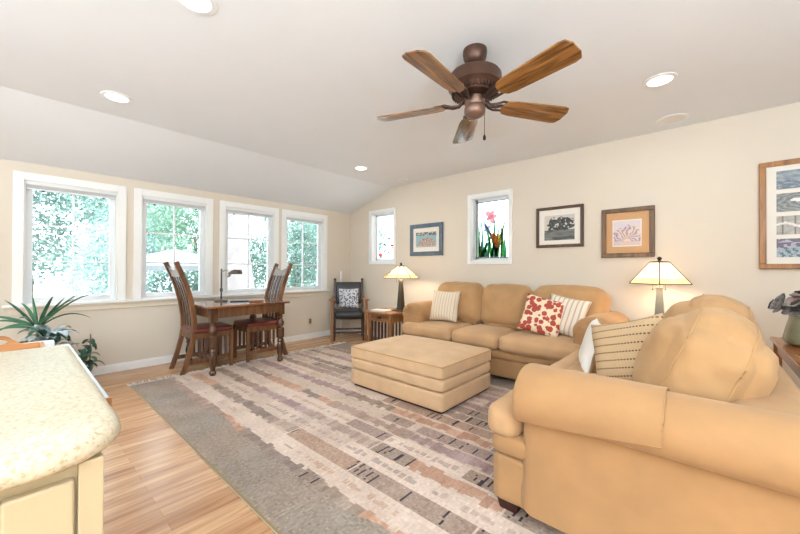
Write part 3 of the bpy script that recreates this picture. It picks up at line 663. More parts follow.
pillow('throw_pillow', 'tan pillow with rows of dark dashes on the loveseat', .41, .40, .16, 'pil_dash', (4.70, -2.00, .515), (RAD(-12), RAD(-17), RAD(-22)))

# ---------------------------------------------------------------- dining table and chairs
t = thing('dining_table', 'dark walnut dining table with turned legs at the windows', 'table', (.66, -2.30, 0))
MB().box(.19, 1.06, -2.82, -1.86, .738, .765).build('tabletop', 'tabletop', t, bevel=.006)
m = MB(); m.box(.245, .265, -2.72, -1.96, .63, .737); m.box(.985, 1.005, -2.72, -1.96, .63, .737); m.box(.265, .985, -2.765, -2.745, .63, .737); m.box(.265, .985, -1.935, -1.915, .63, .737); m.build('apron', 'mission', t, bevel=.003)
for x in (.235, .975):
    for y in (-2.735, -1.945):
        z0 = RH + .0008 if x > .7 else 0.0
        lg = MB().box(x - .037, x + .037, y - .037, y + .037, .60, .737)
        lg.lathe((x, y, 0), [(.030, .60), (.024, .585), (.036, .57), (.024, .555), (.034, .53), (.047, .50), (.046, .475), (.034, .45), (.028, .44), (.045, .425), (.047, .41), (.047, .33), (.045, .315), (.028, .30), (.034, .285), (.038, .27), (.028, .255), (.036, .22), (.043, .17), (.038, .13), (.024, .075), (.022, .065), (.034, .05), (.036, .03), (.026, z0)], 20)
        lg.build('leg', 'tabledk', t, ang=35)
CURVE = [(-.27, 0), (-.235, .10), (-.20, .22), (-.165, .36), (-.15, .48), (-.152, .60), (-.178, .78), (-.222, .95), (-.278, 1.10), (-.335, 1.24)]
def curve_y(z):
    for (a, b), (c, d) in zip(CURVE, CURVE[1:]):
        if b <= z <= d: return a + (c - a) * (z - b) / (d - b)
c1 = thing('dining_chair', 'tall curved-back oak chair with red brown seat at the table end by the potted plants', 'chair', (.51, -2.68, 0), 0, 'dining chairs')
for sx_ in (-1, 1): MB().sweep_yz(sx_ * .19, .017, CURVE, .024).build('back_post', 'mission', c1, bevel=.003, local=True)
zs = [.50 + .58 * k / 10 for k in range(11)]
for k in range(4): MB().sweep_yz(-.12 + .08 * k, .024, [(curve_y(z), z) for z in zs], .005).build('back_slat', 'missiondk', c1, local=True)
MB().sweep_yz(0, .173, [(curve_y(z), z) for z in (.47, .51)], .010).build('lower_back_rail', 'mission', c1, bevel=.002, local=True)
poly = [(-.173, 1.075), (.173, 1.075), (.173, 1.20)] + [(.173 - .346 * k / 10, 1.20 - .055 * sin(pi * k / 10)) for k in range(1, 10)] + [(-.173, 1.20)]
mb = MB(); mb.loft([[(x, curve_y(z) + dy, z) for x, z in poly] for dy in (-.010, .010)]); mb.build('crest_rail', 'crest', c1, local=True, ang=30)
for sx_ in (-1, 1): MB().taper((sx_ * .19, .25, 0), (.018, .018), (sx_ * .19, .25, .44), (.022, .022)).build('front_leg', 'mission', c1, bevel=.003, local=True)
m = MB(); m.box(-.175, .175, .235, .262, .375, .435); m.box(-.17, .17, -.175, -.15, .375, .435); m.box(-.20, -.178, -.14, .235, .375, .435); m.box(.178, .20, -.14, .235, .375, .435); m.build('seat_rail', 'mission', c1, bevel=.002, local=True)
for sx_ in (-1, 1):
    st = MB().box(sx_ * .19 - .011, sx_ * .19 + .011, -.215, .235, .10, .145).build('side_stretcher', 'mission', c1, bevel=.002, local=True)
    for k in range(6): MB().box(sx_ * .19 - .006, sx_ * .19 + .006, -.10 + .055 * k, -.075 + .055 * k, .145, .375).build('spindle', 'missiondk', st, local=True)
MB().box(-.18, .18, -.02, .0, .105, .14).build('cross_stretcher', 'missiondk', c1, local=True)
MB().soft((0, .045, .463), (.43, .45, .055), .025, (0, 0, .014), n=12, nz=.002).build('seat', 'redleather', c1, ang=80, local=True)
c2 = copy_tree(c1); c2.location = (.535, -1.985, 0); c2.rotation_euler = (0, 0, pi)
c2['label'] = 'tall curved-back oak chair at the table end by the black armchair'
# on the table
t = thing('table_lamp', 'slim dark pole lamp with a small hood on the dining table', 'lamp', (.50, -2.47, .765), RAD(42))
MB().lathe((0, 0, 0), [(.075, 0), (.075, .012), (.012, .02)]).build('base', 'steel', t, local=True)
p_ = MB().tube([(0, 0, .015), (0, 0, .40)], .0095, 10); p_.lathe((0, 0, .12), [(.016, 0), (.018, .02), (.016, .04)], 12); p_.build('pole', 'steel', t, local=True)
MB().tube([(0, 0, .365), (.06, 0, .385), (.11, 0, .372)], .007).build('arm', 'silver', t, local=True)
m = MB(); m.soft((.085, 0, .33), (.05, .05, .06), .02, n=6); m.build('joint', 'silver', t, local=True)
m = MB(); m.loft([[(x, y, z) for x, y in ((.10 + dx, -.045), (.24 - dx * .2, -.045), (.24 - dx * .2, .045), (.10 + dx, .045))] for z, dx in ((.335, 0), (.345, 0), (.385, .05), (.392, .07))]); m.build('lamp_hood', 'shadebr', t, bevel=.004, local=True)
o = MB().box(-.13, .13, -.09, .09, 0, .012).build('folder', 'folder', None, bevel=.003, local=True); o.location = (.66, -2.28, .7655); o.rotation_euler = (0, 0, RAD(62)); tag(o, 'flat black folder lying on the dining table', 'folder')
o = MB().box(-.08, .08, -.045, .045, 0, .022).build('wooden_box', 'boxwood', None, bevel=.003, local=True); o.location = (.86, -2.20, .7655); o.rotation_euler = (0, 0, RAD(75)); tag(o, 'small brown wooden box beside the black folder on the dining table', 'box')

# ---------------------------------------------------------------- corner armchair
AR = math.atan2(-.62, .78) + pi / 2              # local -y faces (.78,-.62)
t = thing('armchair', 'mission armchair with black leather seat in the corner by the lamp table', 'chair', (.50, -.435, 0), AR)
for sx_ in (-1, 1):
    MB().box(sx_ * .275 - .02, sx_ * .275 + .02, -.215, -.175, 0, .66).build('front_post', 'oak', t, bevel=.003, local=True)
    pp = MB().sweep_yz(sx_ * .235, .018, [(.20, 0), (.195, .3), (.20, .5), (.235, .80), (.26, .965)], .018); pp.lathe((sx_ * .235, .262, .965), [(.012, 0), (.022, .012), (.022, .03), (.006, .045)], 12); pp.build('back_post', 'darkpost', t, bevel=.002, local=True)
    m = MB(); m.loft([[(sx_ * x, y, z) for x, y in ((.225, .21), (.225, -.16), (.215, -.255), (.325, -.255), (.315, -.10), (.27, .21))] for z in (.66, .684)]); m.build('armrest', 'oak', t, bevel=.004, local=True)
    MB().box(sx_ * .262 - .009, sx_ * .262 + .009, -.18, .19, .16, .20).build('side_stretcher', 'darkpost', t, local=True)
    MB().box(sx_ * .235 - .016, sx_ * .235 + .016, -.165, -.135, 0, .40).build('inner_leg', 'darkpost', t, bevel=.002, local=True)
MB().box(-.255, .255, -.16, -.14, .12, .15).build('front_stretcher', 'darkpost', t, local=True)
MB().box(-.225, .225, .185, .205, .12, .15).build('rear_stretcher', 'darkpost', t, local=True)
MB().soft((0, -.01, .42), (.50, .42, .13), .055, (0, .012, .02), n=14, nz=.004).build('seat', 'blackleather', t, ang=80, local=True)
mb = MB(); mb.soft((0, .212, .755), (.44, .045, .38), .02, (0, .012, 0), n=10, T=Matrix.Rotation(RAD(-8), 4, 'X')); mb.build('backrest', 'blackleather', t, ang=80, local=True)
dx, dy = Vector((0, -1)), 0
q = pillow('throw_pillow', 'small grey and white patterned pillow on the black armchair', .34, .34, .10, 'pil_grey', (.50 + .78 * -.06, -.435 - .62 * -.06, .505), (RAD(-14), 0, AR))
o = MB().tube([(0, 0, 0), (0, 0, 1.13)], .02, 12).build('white_rod', 'rod', None, local=True); o.location = (.055, -.245, 0); tag(o, 'thin white rod standing in the corner behind the black armchair', 'rod')

# ---------------------------------------------------------------- lamp tables and lamps
def end_table(x0, x1, y0, y1, h, label):
    t = thing('end_table', label, 'table', ((x0 + x1) / 2, (y0 + y1) / 2, 0), 0, 'lamp tables')
    MB().box(x0, x1, y0, y1, h - .025, h).build('tabletop', 'oakx', t, bevel=.004)
    a, b, c, d = x0 + .05, x1 - .05, y0 + .04, y1 - .04; L = .04
    for x in (a, b - L):
        for y in (c, d - L): MB().box(x, x + L, y, y + L, RH + .0008 if y < -.66 else 0, h - .025).build('leg', 'oak', t, bevel=.002)
    m = MB(); m.box(a + L, b - L, d - .03, d - .012, h - .14, h - .025); m.box(a + .01, a + .028, c + L, d - L, h - .14, h - .025); m.box(b - .028, b - .01, c + L, d - L, h - .14, h - .025); m.build('apron', 'oak', t)
    dr = MB().box(a + L + .002, b - L - .002, c + .004, c + .022, h - .135, h - .03).build('drawer', 'oakx', t, bevel=.003)
    xm = (a + b) / 2; MB().box(xm - .035, xm + .035, c - .008, c + .004, h - .098, h - .062).build('drawer_pull', 'black', dr, bevel=.002)
    MB().box(a + .01, b - .01, c + .02, d - .02, .10, .12).build('lower_shelf', 'oakx', t)
    m = MB(); m.box(a + L, b - L, c + .008, c + .028, .10, .13); m.build('front_rail', 'oak', t)
    for k in range(6):
        x = a + L + .02 + (b - a - 2 * L - .04) * k / 5; MB().box(x - .008, x + .008, c + .012, c + .022, .13, h - .14).build('slat', 'missiondk', t)
        y = c + L + .03 + (d - c - 2 * L - .06) * k / 5
        for xx in (a + .015, b - .025): MB().box(xx, xx + .01, y - .012, y + .012, .12, h - .14).build('slat', 'missiondk', t)
    return t
end_table(1.33, 1.87, -.86, -.30, .58, 'oak end table with slatted sides between the black armchair and the sofa')
end_table(4.46, 4.94, -.62, -.10, .60, 'oak lamp table standing behind the corner of sofa and loveseat')
def lamp(x, y, z, h, nside, rb, rt, a0, label, basemat, zb):
    t = thing('table_lamp', label, 'lamp', (x, y, z), 0, 'art glass table lamps')
    m = MB(); m.box(x - .085, x + .085, y - .085, y + .085, z, z + .018); m.build('base', basemat, t, bevel=.004)
    m = MB(); zs_ = z + .018; top = z + zb; m.taper((x, y, zs_), (.048, .048), (x, y, zs_ + .05), (.040, .040)); m.taper((x, y, zs_ + .05), (.040, .040), (x, y, top - .03), (.021, .021)); m.box(x - .026, x + .026, y - .026, y + .026, top - .03, top - .015); m.tube([(x, y, top - .02), (x, y, z + h - .04)], .006); m.build('column', basemat, t, bevel=.002, ang=30)
    zl, zt = z + zb + .015, z + h - .035; c = lambda r, k, zz: Vector((x + r * cos(a0 + 2 * pi * k / nside), y + r * sin(a0 + 2 * pi * k / nside), zz))
    m = MB(); m2 = MB(); m3 = MB()
    for k in range(nside):
        A0, A1, B0, B1 = c(rb, k, zl), c(rb, k + 1, zl), c(rt, k, zt), c(rt, k + 1, zt); f = .24
        C0, C1 = A0.lerp(B0, f), A1.lerp(B1, f); e = (Vector((x, y, 0)) - Vector(((A0.x + A1.x) / 2, (A0.y + A1.y) / 2, 0))).normalized() * .003 + Vector((0, 0, -.001))
        m.loft([[C0, C1, C1 + e, C0 + e], [B0, B1, B1 + e, B0 + e]]); m2.loft([[A0, A1, A1 + e, A0 + e], [C0, C1, C1 + e, C0 + e]])
        m3.tube([A0, B0], .0045, 6); m3.tube([A0, A1], .004, 6); m3.tube([C0, C1], .0018, 6); m3.tube([B0, B1], .004, 6)
        for q in (.3, .7): m3.tube([C0.lerp(C1, q), C0.lerp(C1, q).lerp(B0.lerp(B1, q), .45)], .0016, 6)
        P = C0.lerp(C1, .3).lerp(B0.lerp(B1, .3), .3); Q = C0.lerp(C1, .7).lerp(B0.lerp(B1, .7), .3)
        m3.tube([P, P + (Q - P) * .12], .005, 6); m3.tube([Q, Q + (P - Q) * .12], .005, 6)
    sh = m.build('lamp_shade', 'shade', t, smooth=False); m2.build('amber_border', 'shadeamber', sh, smooth=False); m3.build('leading', 'pewter', sh)
    MB().lathe((x, y, zt), [(rt * .95, 0), (rt, .006), (.012, .012), (.010, .022), (.02, .034), (.012, .048), (.004, .052)], 14).build('finial', 'pewter', t)
    m = MB()
    for q in (-1, 1): m.tube([(x + q * .045, y - .045, zl + .02), (x + q * .045, y - .045, zl - .045)], .0012, 5); m.lathe((x + q * .045, y - .045, zl - .055), [(.002, .014), (.006, .008), (.005, 0)], 8)
    m.build('pull_chain', 'pewter', t)
    MB().lathe((x, y, zl + .035), [(.004, 0), (.026, .012), (.03, .034), (.02, .062), (.006, .072)], 14).build('bulb', 'bulb', t)
    light('lamp_bulb_light', 'POINT', (x + .075, y - .075, zl + .05), LAMP_POWER * .5, WARM, .03)
    light('lamp_bulb_light', 'POINT', (x - .075, y + .075, zl + .05), LAMP_POWER * .5, WARM, .03)
lamp(1.745, -.53, .58, .665, 8, .265, .07, pi / 8 + .1, 'lit lamp with cream glass shade on the end table beside the black armchair', 'pewter', .45)
lamp(4.665, -.36, .60, .675, 4, .222, .072, -pi / 2 + .083, 'lit lamp with a square cream glass shade between the sofa and the loveseat', 'pewterlt', .435)
o = MB().box(-.12, .12, -.09, .09, 0, .018).build('book', 'book', None, bevel=.002, local=True); o.location = (1.56, -.748, .5805); o.rotation_euler = (0, 0, RAD(14)); tag(o, 'flat grey white book in front of the lamp on the end table', 'book')

# ---------------------------------------------------------------- pictures on the back wall
def picture(label, x0, x1, z0, z1, fw, fmat, mats, fn, nx, nz, px, depth=.03):
    t = thing('framed_picture', label, 'picture', ((x0 + x1) / 2, 0, z0), 0, 'framed pictures on the wall')
    m = MB(); m.box(x0, x1, -depth, -.001, z1 - fw, z1); m.box(x0, x1, -depth, -.001, z0, z0 + fw); m.box(x0, x0 + fw, -depth, -.001, z0 + fw, z1 - fw); m.box(x1 - fw, x1, -depth, -.001, z0 + fw, z1 - fw)
    m.build('frame', fmat, t, bevel=.005)
    yy = -depth * .45
    MB().box(x0 + fw - .004, x1 - fw + .004, yy, -.002, z0 + fw - .004, z1 - fw + .004).build('mat_board', mats[0], t, smooth=False)
    if len(mats) > 1: a, b, c, d = mats[2]; MB().box(a, b, yy - .002, yy, c, d).build('inner_mat', mats[1], t, smooth=False); yy -= .002
    for (a, b, c, d), f in zip(px, fn): colored_grid('print', b - a, d - c, nx, nz, f, 'attr', t, lambda u, w, a=a, c=c: (a + u, yy - .0012, c + w))
    return t
def pic_aqua(u, v):
    c = (142, 186, 194) if v < .78 + .05 * N(u * 5, 1) else ((106, 96, 88) if N(u * 14, v * 14) > -.1 else (190, 196, 190))
    d = math.hypot((u - .52) / .42, (v - .22) / .42)
    if d < 1 + .25 * N(u * 7, v * 7): c = mixc((206, 196, 186), (150, 110, 104), .5 + 1.3 * N(u * 16, v * 16, 3))
    if v < .1: c = mixc(c, (190, 200, 190), .5)
    return tuple(x + 14 * N(u * 30, v * 30) for x in c)
picture('slate blue framed picture with an aqua print', 1.484, 2.103, 1.377, 1.864, .062, 'fr_blue', ['mat_white'], [pic_aqua], 40, 30, [(1.598, 1.985, 1.508, 1.735)])
def pic_tree(u, v):
    if v < .40: c = mixc((86, 88, 86), (128, 130, 126), .5 + .8 * N(u * 3, v * 16))
    else: c = (206, 198, 190)
    h = .42 + .22 * N(u * 3.2, 7); d = math.hypot((u - .55) / .46, (v - .62) / .32) + .35 * N(u * 6, v * 8, 2)
    if d < .95 and v > .40 and N(u * 12, v * 12, 5) > -.28: c = mixc((38, 42, 40), (92, 98, 92), .4 + N(u * 16, v * 16, 8))
    if .38 < v < .5 and (abs(u - .45 - (v - .4) * .4) < .03 or abs(u - .68 + (v - .4) * .5) < .025): c = (40, 38, 36)
    if v < .40 and N(u * 3 + 4, v * 6) > .25: c = mixc(c, (54, 58, 56), .6)
    return tuple(x + 8 * N(u * 40, v * 40) for x in c)
picture('dark brown framed black and white photo of spreading trees', 3.455, 3.97, 1.43, 1.90, .033, 'fr_brown', ['mat_white'], [pic_tree], 56, 44, [(3.548, 3.877, 1.512, 1.80)])
def pic_sketch(u, v):
    c = mixc((222, 204, 192), (206, 196, 206), .5 + N(u * 3, v * 3)); cx, cy = .52, .16
    r = math.hypot(u - cx, (v - cy)); a = math.atan2(v - cy, u - cx)
    if r < .62 + .12 * N(a * 3, 3) and a > 0:
        k = abs(sin(a * 9 + 3 * N(u * 5, v * 5, 2) + r * 4)); c = mixc(c, (150, 104, 96), 1.0 * (1 - k) * (0.5 + .5 * (N(u * 14, v * 14) > -.2)))
    if math.hypot((u - .52) / .14, (v - .12) / .15) < 1: c = (226, 196, 180)
    if v < .16: c = mixc(c, (196, 170, 160), .5)
    return tuple(x + 6 * N(u * 40, v * 40) for x in c)
picture('brown gold framed sketch of a bare tree on a tan mat', 4.143, 4.602, 1.30, 1.807, .044, 'fr_gold', ['mat_tan', 'mat_white', (4.243, 4.494, 1.413, 1.685)], [pic_sketch], 50, 54, [(4.251, 4.486, 1.421, 1.677)])
def koi(kind):
    def f(u, v):
        n = N(u * 9, v * 7, kind * 3)
        if kind == 0: c = mixc((112, 124, 138), (158, 166, 172), .5 + n); c = mixc(c, (86, 96, 112), .7) if v < .45 and N(u * 14, v * 14, 2) > -.1 else c
        elif kind == 1:
            r = math.hypot((u - .5) / .5, (v - .5) / .5); c = mixc((92, 96, 98), (150, 150, 146), .5 + .5 * sin(r * 24 + 3 * n))
            if math.hypot((u - .52) / .30, (v - .52 - .1 * sin(u * 6)) / .14) < 1: c = (206, 92, 78) if u > .42 else (232, 226, 220)
        elif kind == 2:
            c = mixc((150, 144, 136), (180, 174, 166), .5 + n)
            if abs((u * 5) % 1 - .5) < .09: c = (104, 98, 92)
            if abs(v - .52 - .1 * sin(u * 12)) < .06: c = (222, 218, 212)
        else: c = (92, 84, 104) if v > .5 else (80, 92, 108); k = N(u * 10, v * 10, 4) ; c = mixc(c, (176, 172, 190), .9) if k > .1 else c; c = mixc(c, (150, 186, 190), .8) if v < .5 and abs(sin(u * 26 + v * 5)) > .75 else c
        return tuple(x + 16 * N(u * 34, v * 34, kind) for x in c)
    return f
X0, X1 = 5.408, 5.76
picture('tall oak framed picture holding a column of four small prints', 5.308, 5.86, 1.184, 2.07, .042, 'fr_oak', ['mat_white'], [koi(0), koi(1), koi(2), koi(3)], 36, 20,
        [(X0, X1, 1.835, 1.985), (X0, X1, 1.65, 1.80), (X0, X1, 1.465, 1.615), (X0, X1, 1.28, 1.43)])

# stained glass panel in the second small window
a, b, c, d = WB[1]
t = thing('stained_glass_panel', 'stained glass panel of irises and reeds in the small window above the sofa', 'stained glass', ((a + b) / 2, .09, c + .07))
xa, xb, za, zb_ = a + .085, b - .085, c + .085, d - .10
m = MB(); w_ = .010; m.box(xa, xa + w_, .086, .096, za, zb_); m.box(xb - w_, xb, .086, .096, za, zb_); m.box(xa, xb, .086, .096, zb_ - w_, zb_); m.box(xa, xb, .086, .096, za, za + w_)
m.build('came_frame', 'pewter', t)
m = MB(); m.tube([(xa + .02, .09, zb_ - .005), (xa + .02, .085, zb_ + .022)], .002); m.tube([(xb - .02, .09, zb_ - .005), (xb - .02, .085, zb_ + .022)], .002); m.build('hanging_wire', 'pewter', t)
tg = translucent; G1 = tg('green art glass', (112, 186, 112), .75, 0, .2); G2 = tg('teal art glass', (110, 176, 150), .75, 0, .2); G3 = tg('olive art glass', (104, 112, 84), .7, 0, .2); PK = tg('pink art glass', (230, 186, 192), .85, 0, .2); YO = tg('amber yellow art glass', (250, 212, 120), .88, 0, .2); OR = tg('orange art glass', (238, 160, 110), .88, 0, .2); BL = tg('lavender art glass', (190, 198, 226), .85, 0, .2)
def blade_leaf(x0, dx, h, wd, mat, z0=0, nm='glass_reed', bend=1.6):
    pts = [(x0 + dx * (k / 8) ** bend, za + .012 + z0 + h * k / 8) for k in range(9)]; L = []; Rr = []
    for k, (x, z) in enumerate(pts): ww = wd * (1 - (k / 8) ** 3) + .0012; L.append((max(xa + .011, min(xb - .011, x - ww)), z)); Rr.append((max(xa + .012, min(xb - .010, x + ww)), z))
    MB().prism(L + Rr[::-1], 'y', .0885, .0925).build(nm, mat, t, smooth=False)
rn = random.Random(5)
for k in range(15):
    x = xa + .03 + (xb - xa - .06) * rn.random(); blade_leaf(x, rn.uniform(-.09, .09), rn.uniform(.16, .46), rn.uniform(.008, .019), rn.choice([G1, G1, G2, G2, G3]))
blade_leaf(xa + .30, -.24, .56, .019, G3); blade_leaf(xa + .25, .03, .54, .019, G2); blade_leaf(xa + .31, .12, .50, .019, G1); blade_leaf(xa + .10, -.03, .52, .013, G2); blade_leaf(xa + .22, -.10, .48, .019, G1); blade_leaf(xa + .36, .04, .44, .012, G3)
def petals(cx, cz, mats, rs, nm, n=5, a0=.3):
    for k in range(n):
        an = a0 + 2 * pi * k / n; L = rs * (1 + .3 * (k % 2)); P = []
        for q in range(10):
            th = 2 * pi * q / 10; u, v = L * .5 + L * .5 * cos(th), L * .32 * sin(th); P.append((cx + u * cos(an) - v * sin(an), cz + u * sin(an) + v * cos(an)))
        MB().prism(P, 'y', .087 - k * .0003, .0885 - k * .0003).build(nm, mats[k % len(mats)], t, smooth=False)
petals(xa + .22, za + .56, [PK], .085, 'pink_iris_petal', 5, 1.2); petals(xa + .30, za + .24, [YO, OR], .085, 'amber_iris_petal', 5, 1.0); petals(xa + .16, za + .40, [BL], .06, 'lavender_iris_petal', 4, .6)
# decorations in the first small window
a, b, c, d = WB[0]; t = thing('window_cling', 'small pink and grey glass butterflies stuck in the small window near the corner', 'window decoration', ((a + b) / 2, .116, c + .08))
PINKS = [tg('rose glass', (232, 120, 140), .7), tg('grey glass', (140, 140, 150), .6), tg('red glass', (214, 70, 74), .7)]
for k, (u, v, r, mi) in enumerate(((.12, .08, .045, 0), (.78, .30, .035, 2), (.36, .33, .03, 1), (.62, .47, .028, 1), (.60, .14, .026, 1), (.36, .17, .026, 1), (.80, .24, .024, 0), (.52, .10, .022, 1))):
    x, z = a + .11 + (b - a - .22) * u, c + .11 + (d - c - .22) * v; P = []
    for q in range(16): th = 2 * pi * q / 16; rad = r * (.62 + .38 * abs(cos(th * 1.0 + .4)) ** .8); P.append((x + rad * cos(th), z + rad * .8 * sin(th)))
    MB().prism(P, 'y', .1165, .1205).build('cling_piece', PINKS[mi], t, smooth=False)

# ---------------------------------------------------------------- kitchen island and desk
def rounded(x0, x1, y0, y1, r, n=8, rf=None):
    p = []
    for cx, cy, a0 in ((x1 - r, y1 - r, 0), (x0 + .02, y1 - .02, 90), (x0 + .02, y0 + .02, 180), (x1 - r, y0 + r, 270)):
        q = r if cx > x0 + .1 else .02
        for k in range(n + 1): an = RAD(a0 + 90 * k / n); p.append((cx + q * cos(an), cy + q * sin(an)))
    return p
def inset(p, d): cx = sum(a for a, b in p) / len(p); cy = sum(b for a, b in p) / len(p); return [(a - d * (1 if a > cx else -1) * min(1, abs(a - cx) / .3), b - d * (1 if b > cy else -1) * min(1, abs(b - cy) / .3)) for a, b in p]
base = rounded(3.335, 4.28, -5.9, -4.052, .11); m = MB(); rings = []
for d, z in ((.016, .868), (.006, .871), (.001, .877), (0, .886), (.002, .896), (.008, .904), (.02, .910)): rings.append([(x, y, z) for x, y in inset(base, d)])
m.loft(rings); o = m.build('countertop', 'counter', None, ang=50); tag(o, 'speckled cream island countertop with a rounded edge', 'countertop')
t = thing('kitchen_island_cabinet', 'cream painted island cabinet with a panelled end under the speckled countertop', 'cabinet', (4.0, -4.9, 0))
MB().box(3.74, 4.235, -5.85, -4.085, .09, .867).build('body', 'cabinet', t, bevel=.003); MB().box(3.76, 4.19, -5.83, -4.13, 0, .09).build('toe_kick', 'cabinet', t)
MB().box(4.2355, 4.25, -4.116, -4.085, .0, .867).build('corner_post', 'cabinet', t, bevel=.002)
for y0, y1 in ((-4.62, -4.120), (-5.14, -4.636)):
    dr = MB(); fw = .075; x0, x1 = 4.2355, 4.254; z0, z1 = .12, .845
    dr.box(x0, x1, y0, y0 + fw, z0, z1); dr.box(x0, x1, y1 - fw, y1, z0, z1); dr.box(x0, x1, y0 + fw, y1 - fw, z0, z0 + fw); dr.box(x0, x1, y0 + fw, y1 - fw, z1 - fw, z1); dn = dr.build('door', 'cabinet', t, bevel=.004)
    pm = MB(); y_, z_ = (y0 + fw, y1 - fw), (z0 + fw, z1 - fw); g = .035
    pm.loft([[(x0 + .002, a, b) for a, b in ((y_[0], z_[0]), (y_[1], z_[0]), (y_[1], z_[1]), (y_[0], z_[1]))], [(x0 + .008, a, b) for a, b in ((y_[0], z_[0]), (y_[1], z_[0]), (y_[1], z_[1]), (y_[0], z_[1]))], [(x0 + .015, a, b) for a, b in ((y_[0] + g, z_[0] + g), (y_[1] - g, z_[0] + g), (y_[1] - g, z_[1] - g), (y_[0] + g, z_[1] - g))]]); pm.build('raised_panel', 'cabinet', dn, ang=10)
DZ = .78
t = thing('desk', 'pale grey laminate desk with a brown edge, tucked against the island', 'desk', (3.05, -4.3, 0))
MB().box(2.53, 3.63, -4.62, -3.988, DZ - .022, DZ).build('desktop', 'desk', t, bevel=.002)
MB().box(3.631, 3.642, -4.62, -3.985, DZ - .026, DZ + .001).build('edge_band', 'pinetrim', t); MB().box(2.52, 2.529, -4.62, -3.985, DZ - .026, DZ + .001).build('edge_band', 'pinetrim', t)
for x in (2.6, 3.56):
    for y in (-4.56, -4.06): MB().box(x - .025, x + .025, y - .025, y + .025, 0, DZ - .022).build('leg', 'pinetrim', t)
t = thing('serving_tray', 'orange pine tray with a cut-out handle on the desk behind the island', 'tray', (2.86, -4.24, DZ))
MB().box(2.70, 3.10, -4.38, -4.10, DZ + .001, DZ + .012).build('tray_bottom', 'pine', t)
def handle_board(x):
    m = MB(); pts = []; n = 24
    for k in range(n + 1):
        u = -1 + 2 * k / n; zz = DZ + .05 + .045 * (1 / (1 + math.exp((abs(u) - .42) * 14))); pts.append((-4.24 + u * .14, zz))
    hole = [(-4.24 + .045 * cos(2 * pi * k / 16), DZ + .066 + .012 * sin(2 * pi * k / 16)) for k in range(16)]
    # board in strips around the slot
    ys = sorted({p[0] for p in pts} | {-4.285, -4.195}); top = lambda y: DZ + .05 + .045 * (1 / (1 + math.exp((abs((y + 4.24) / .14) - .42) * 14)))
    for y0, y1 in zip(ys, ys[1:]):
        ym = (y0 + y1) / 2
        def seg(za0, za1, zb0, zb1): m.loft([[(x, y0, za0), (x, y0, zb0), (x + .012, y0, zb0), (x + .012, y0, za0)], [(x, y1, za1), (x, y1, zb1), (x + .012, y1, zb1), (x + .012, y1, za1)]])
        if abs(ym + 4.24) < .045:
            e = lambda y: .013 * math.sqrt(max(0, 1 - ((y + 4.24) / .045) ** 2)); seg(DZ + .001, DZ + .001, DZ + .066 - e(y0), DZ + .066 - e(y1)); seg(DZ + .066 + e(y0), DZ + .066 + e(y1), top(y0), top(y1))
        else: seg(DZ + .001, DZ + .001, top(y0), top(y1))
    return m
for x in (2.69, 3.10): handle_board(x).build('handle_board', 'pine', t, ang=30)
for y in (-4.392, -4.10): MB().box(2.702, 3.10, y, y + .012, DZ + .001, DZ + .052).build('side_board', 'pine', t)
o = MB().box(2.60, 2.66, -4.16, -4.05, DZ + .001, DZ + .04).build('white_box', 'rod', None, bevel=.002); tag(o, 'small white box on the desk next to the pine tray', 'box')

# ---------------------------------------------------------------- potted plants
def strap_leaf(mb, base, az, length, up, wd, droop=1.0, fold=.25, n=10):
    d = Vector((cos(az), sin(az), 0)); sd = Vector((-sin(az), cos(az), 0)); p = Vector(base); ang = up; L = []; C = []; Q = []
    for k in range(n + 1):
        t_ = k / n; w = wd * (sin(pi * min(1, .12 + .88 * t_)) ** .7) + .0008
        nrm = Vector((-d.x * sin(ang), -d.y * sin(ang), cos(ang)))
        L.append(p + sd * w + nrm * w * fold); C.append(p.copy()); Q.append(p - sd * w + nrm * w * fold)
        p = p + (d * cos(ang) + Vector((0, 0, 1)) * sin(ang)) * (length / n); ang -= droop * (1.9 / n) * (0.4 + 1.2 * t_)
    th = Vector((0, 0, .0015)); rings = [[L[k], C[k], Q[k], Q[k] - th, C[k] - th, L[k] - th] for k in range(n + 1)]
    mb.loft(rings)
def pot(t, x, y, r, h): 
    m = MB(); n = 28; m.loft([[(x + q * cos(2 * pi * k / n), y + q * sin(2 * pi * k / n), z) for k in range(n)] for q, z in ((r * .72, 0), (r * .74, .01), (r, h - .03), (r * 1.06, h - .03), (r * 1.06, h), (r * .96, h), (r * .93, h - .05))]); m.build('pot', 'pot', t)
    MB().lathe((x, y, h - .05), [(r * .9, 0), (r * .9, .01), (.01, .018)], 20).build('soil', 'soil', t)
rn = random.Random(21)
px, py = .42, -4.03
t = thing('potted_plant', 'dark green plant with long arching strap leaves under the first window', 'plant', (px, py, 0), 0, 'potted plants under the window')
pot(t, px, py, .13, .50)
MB().tube([(px, py, .45), (px + .01, py, .56), (px, py - .005, .64)], .014, 8, .010).build('stem', 'leaf', t)
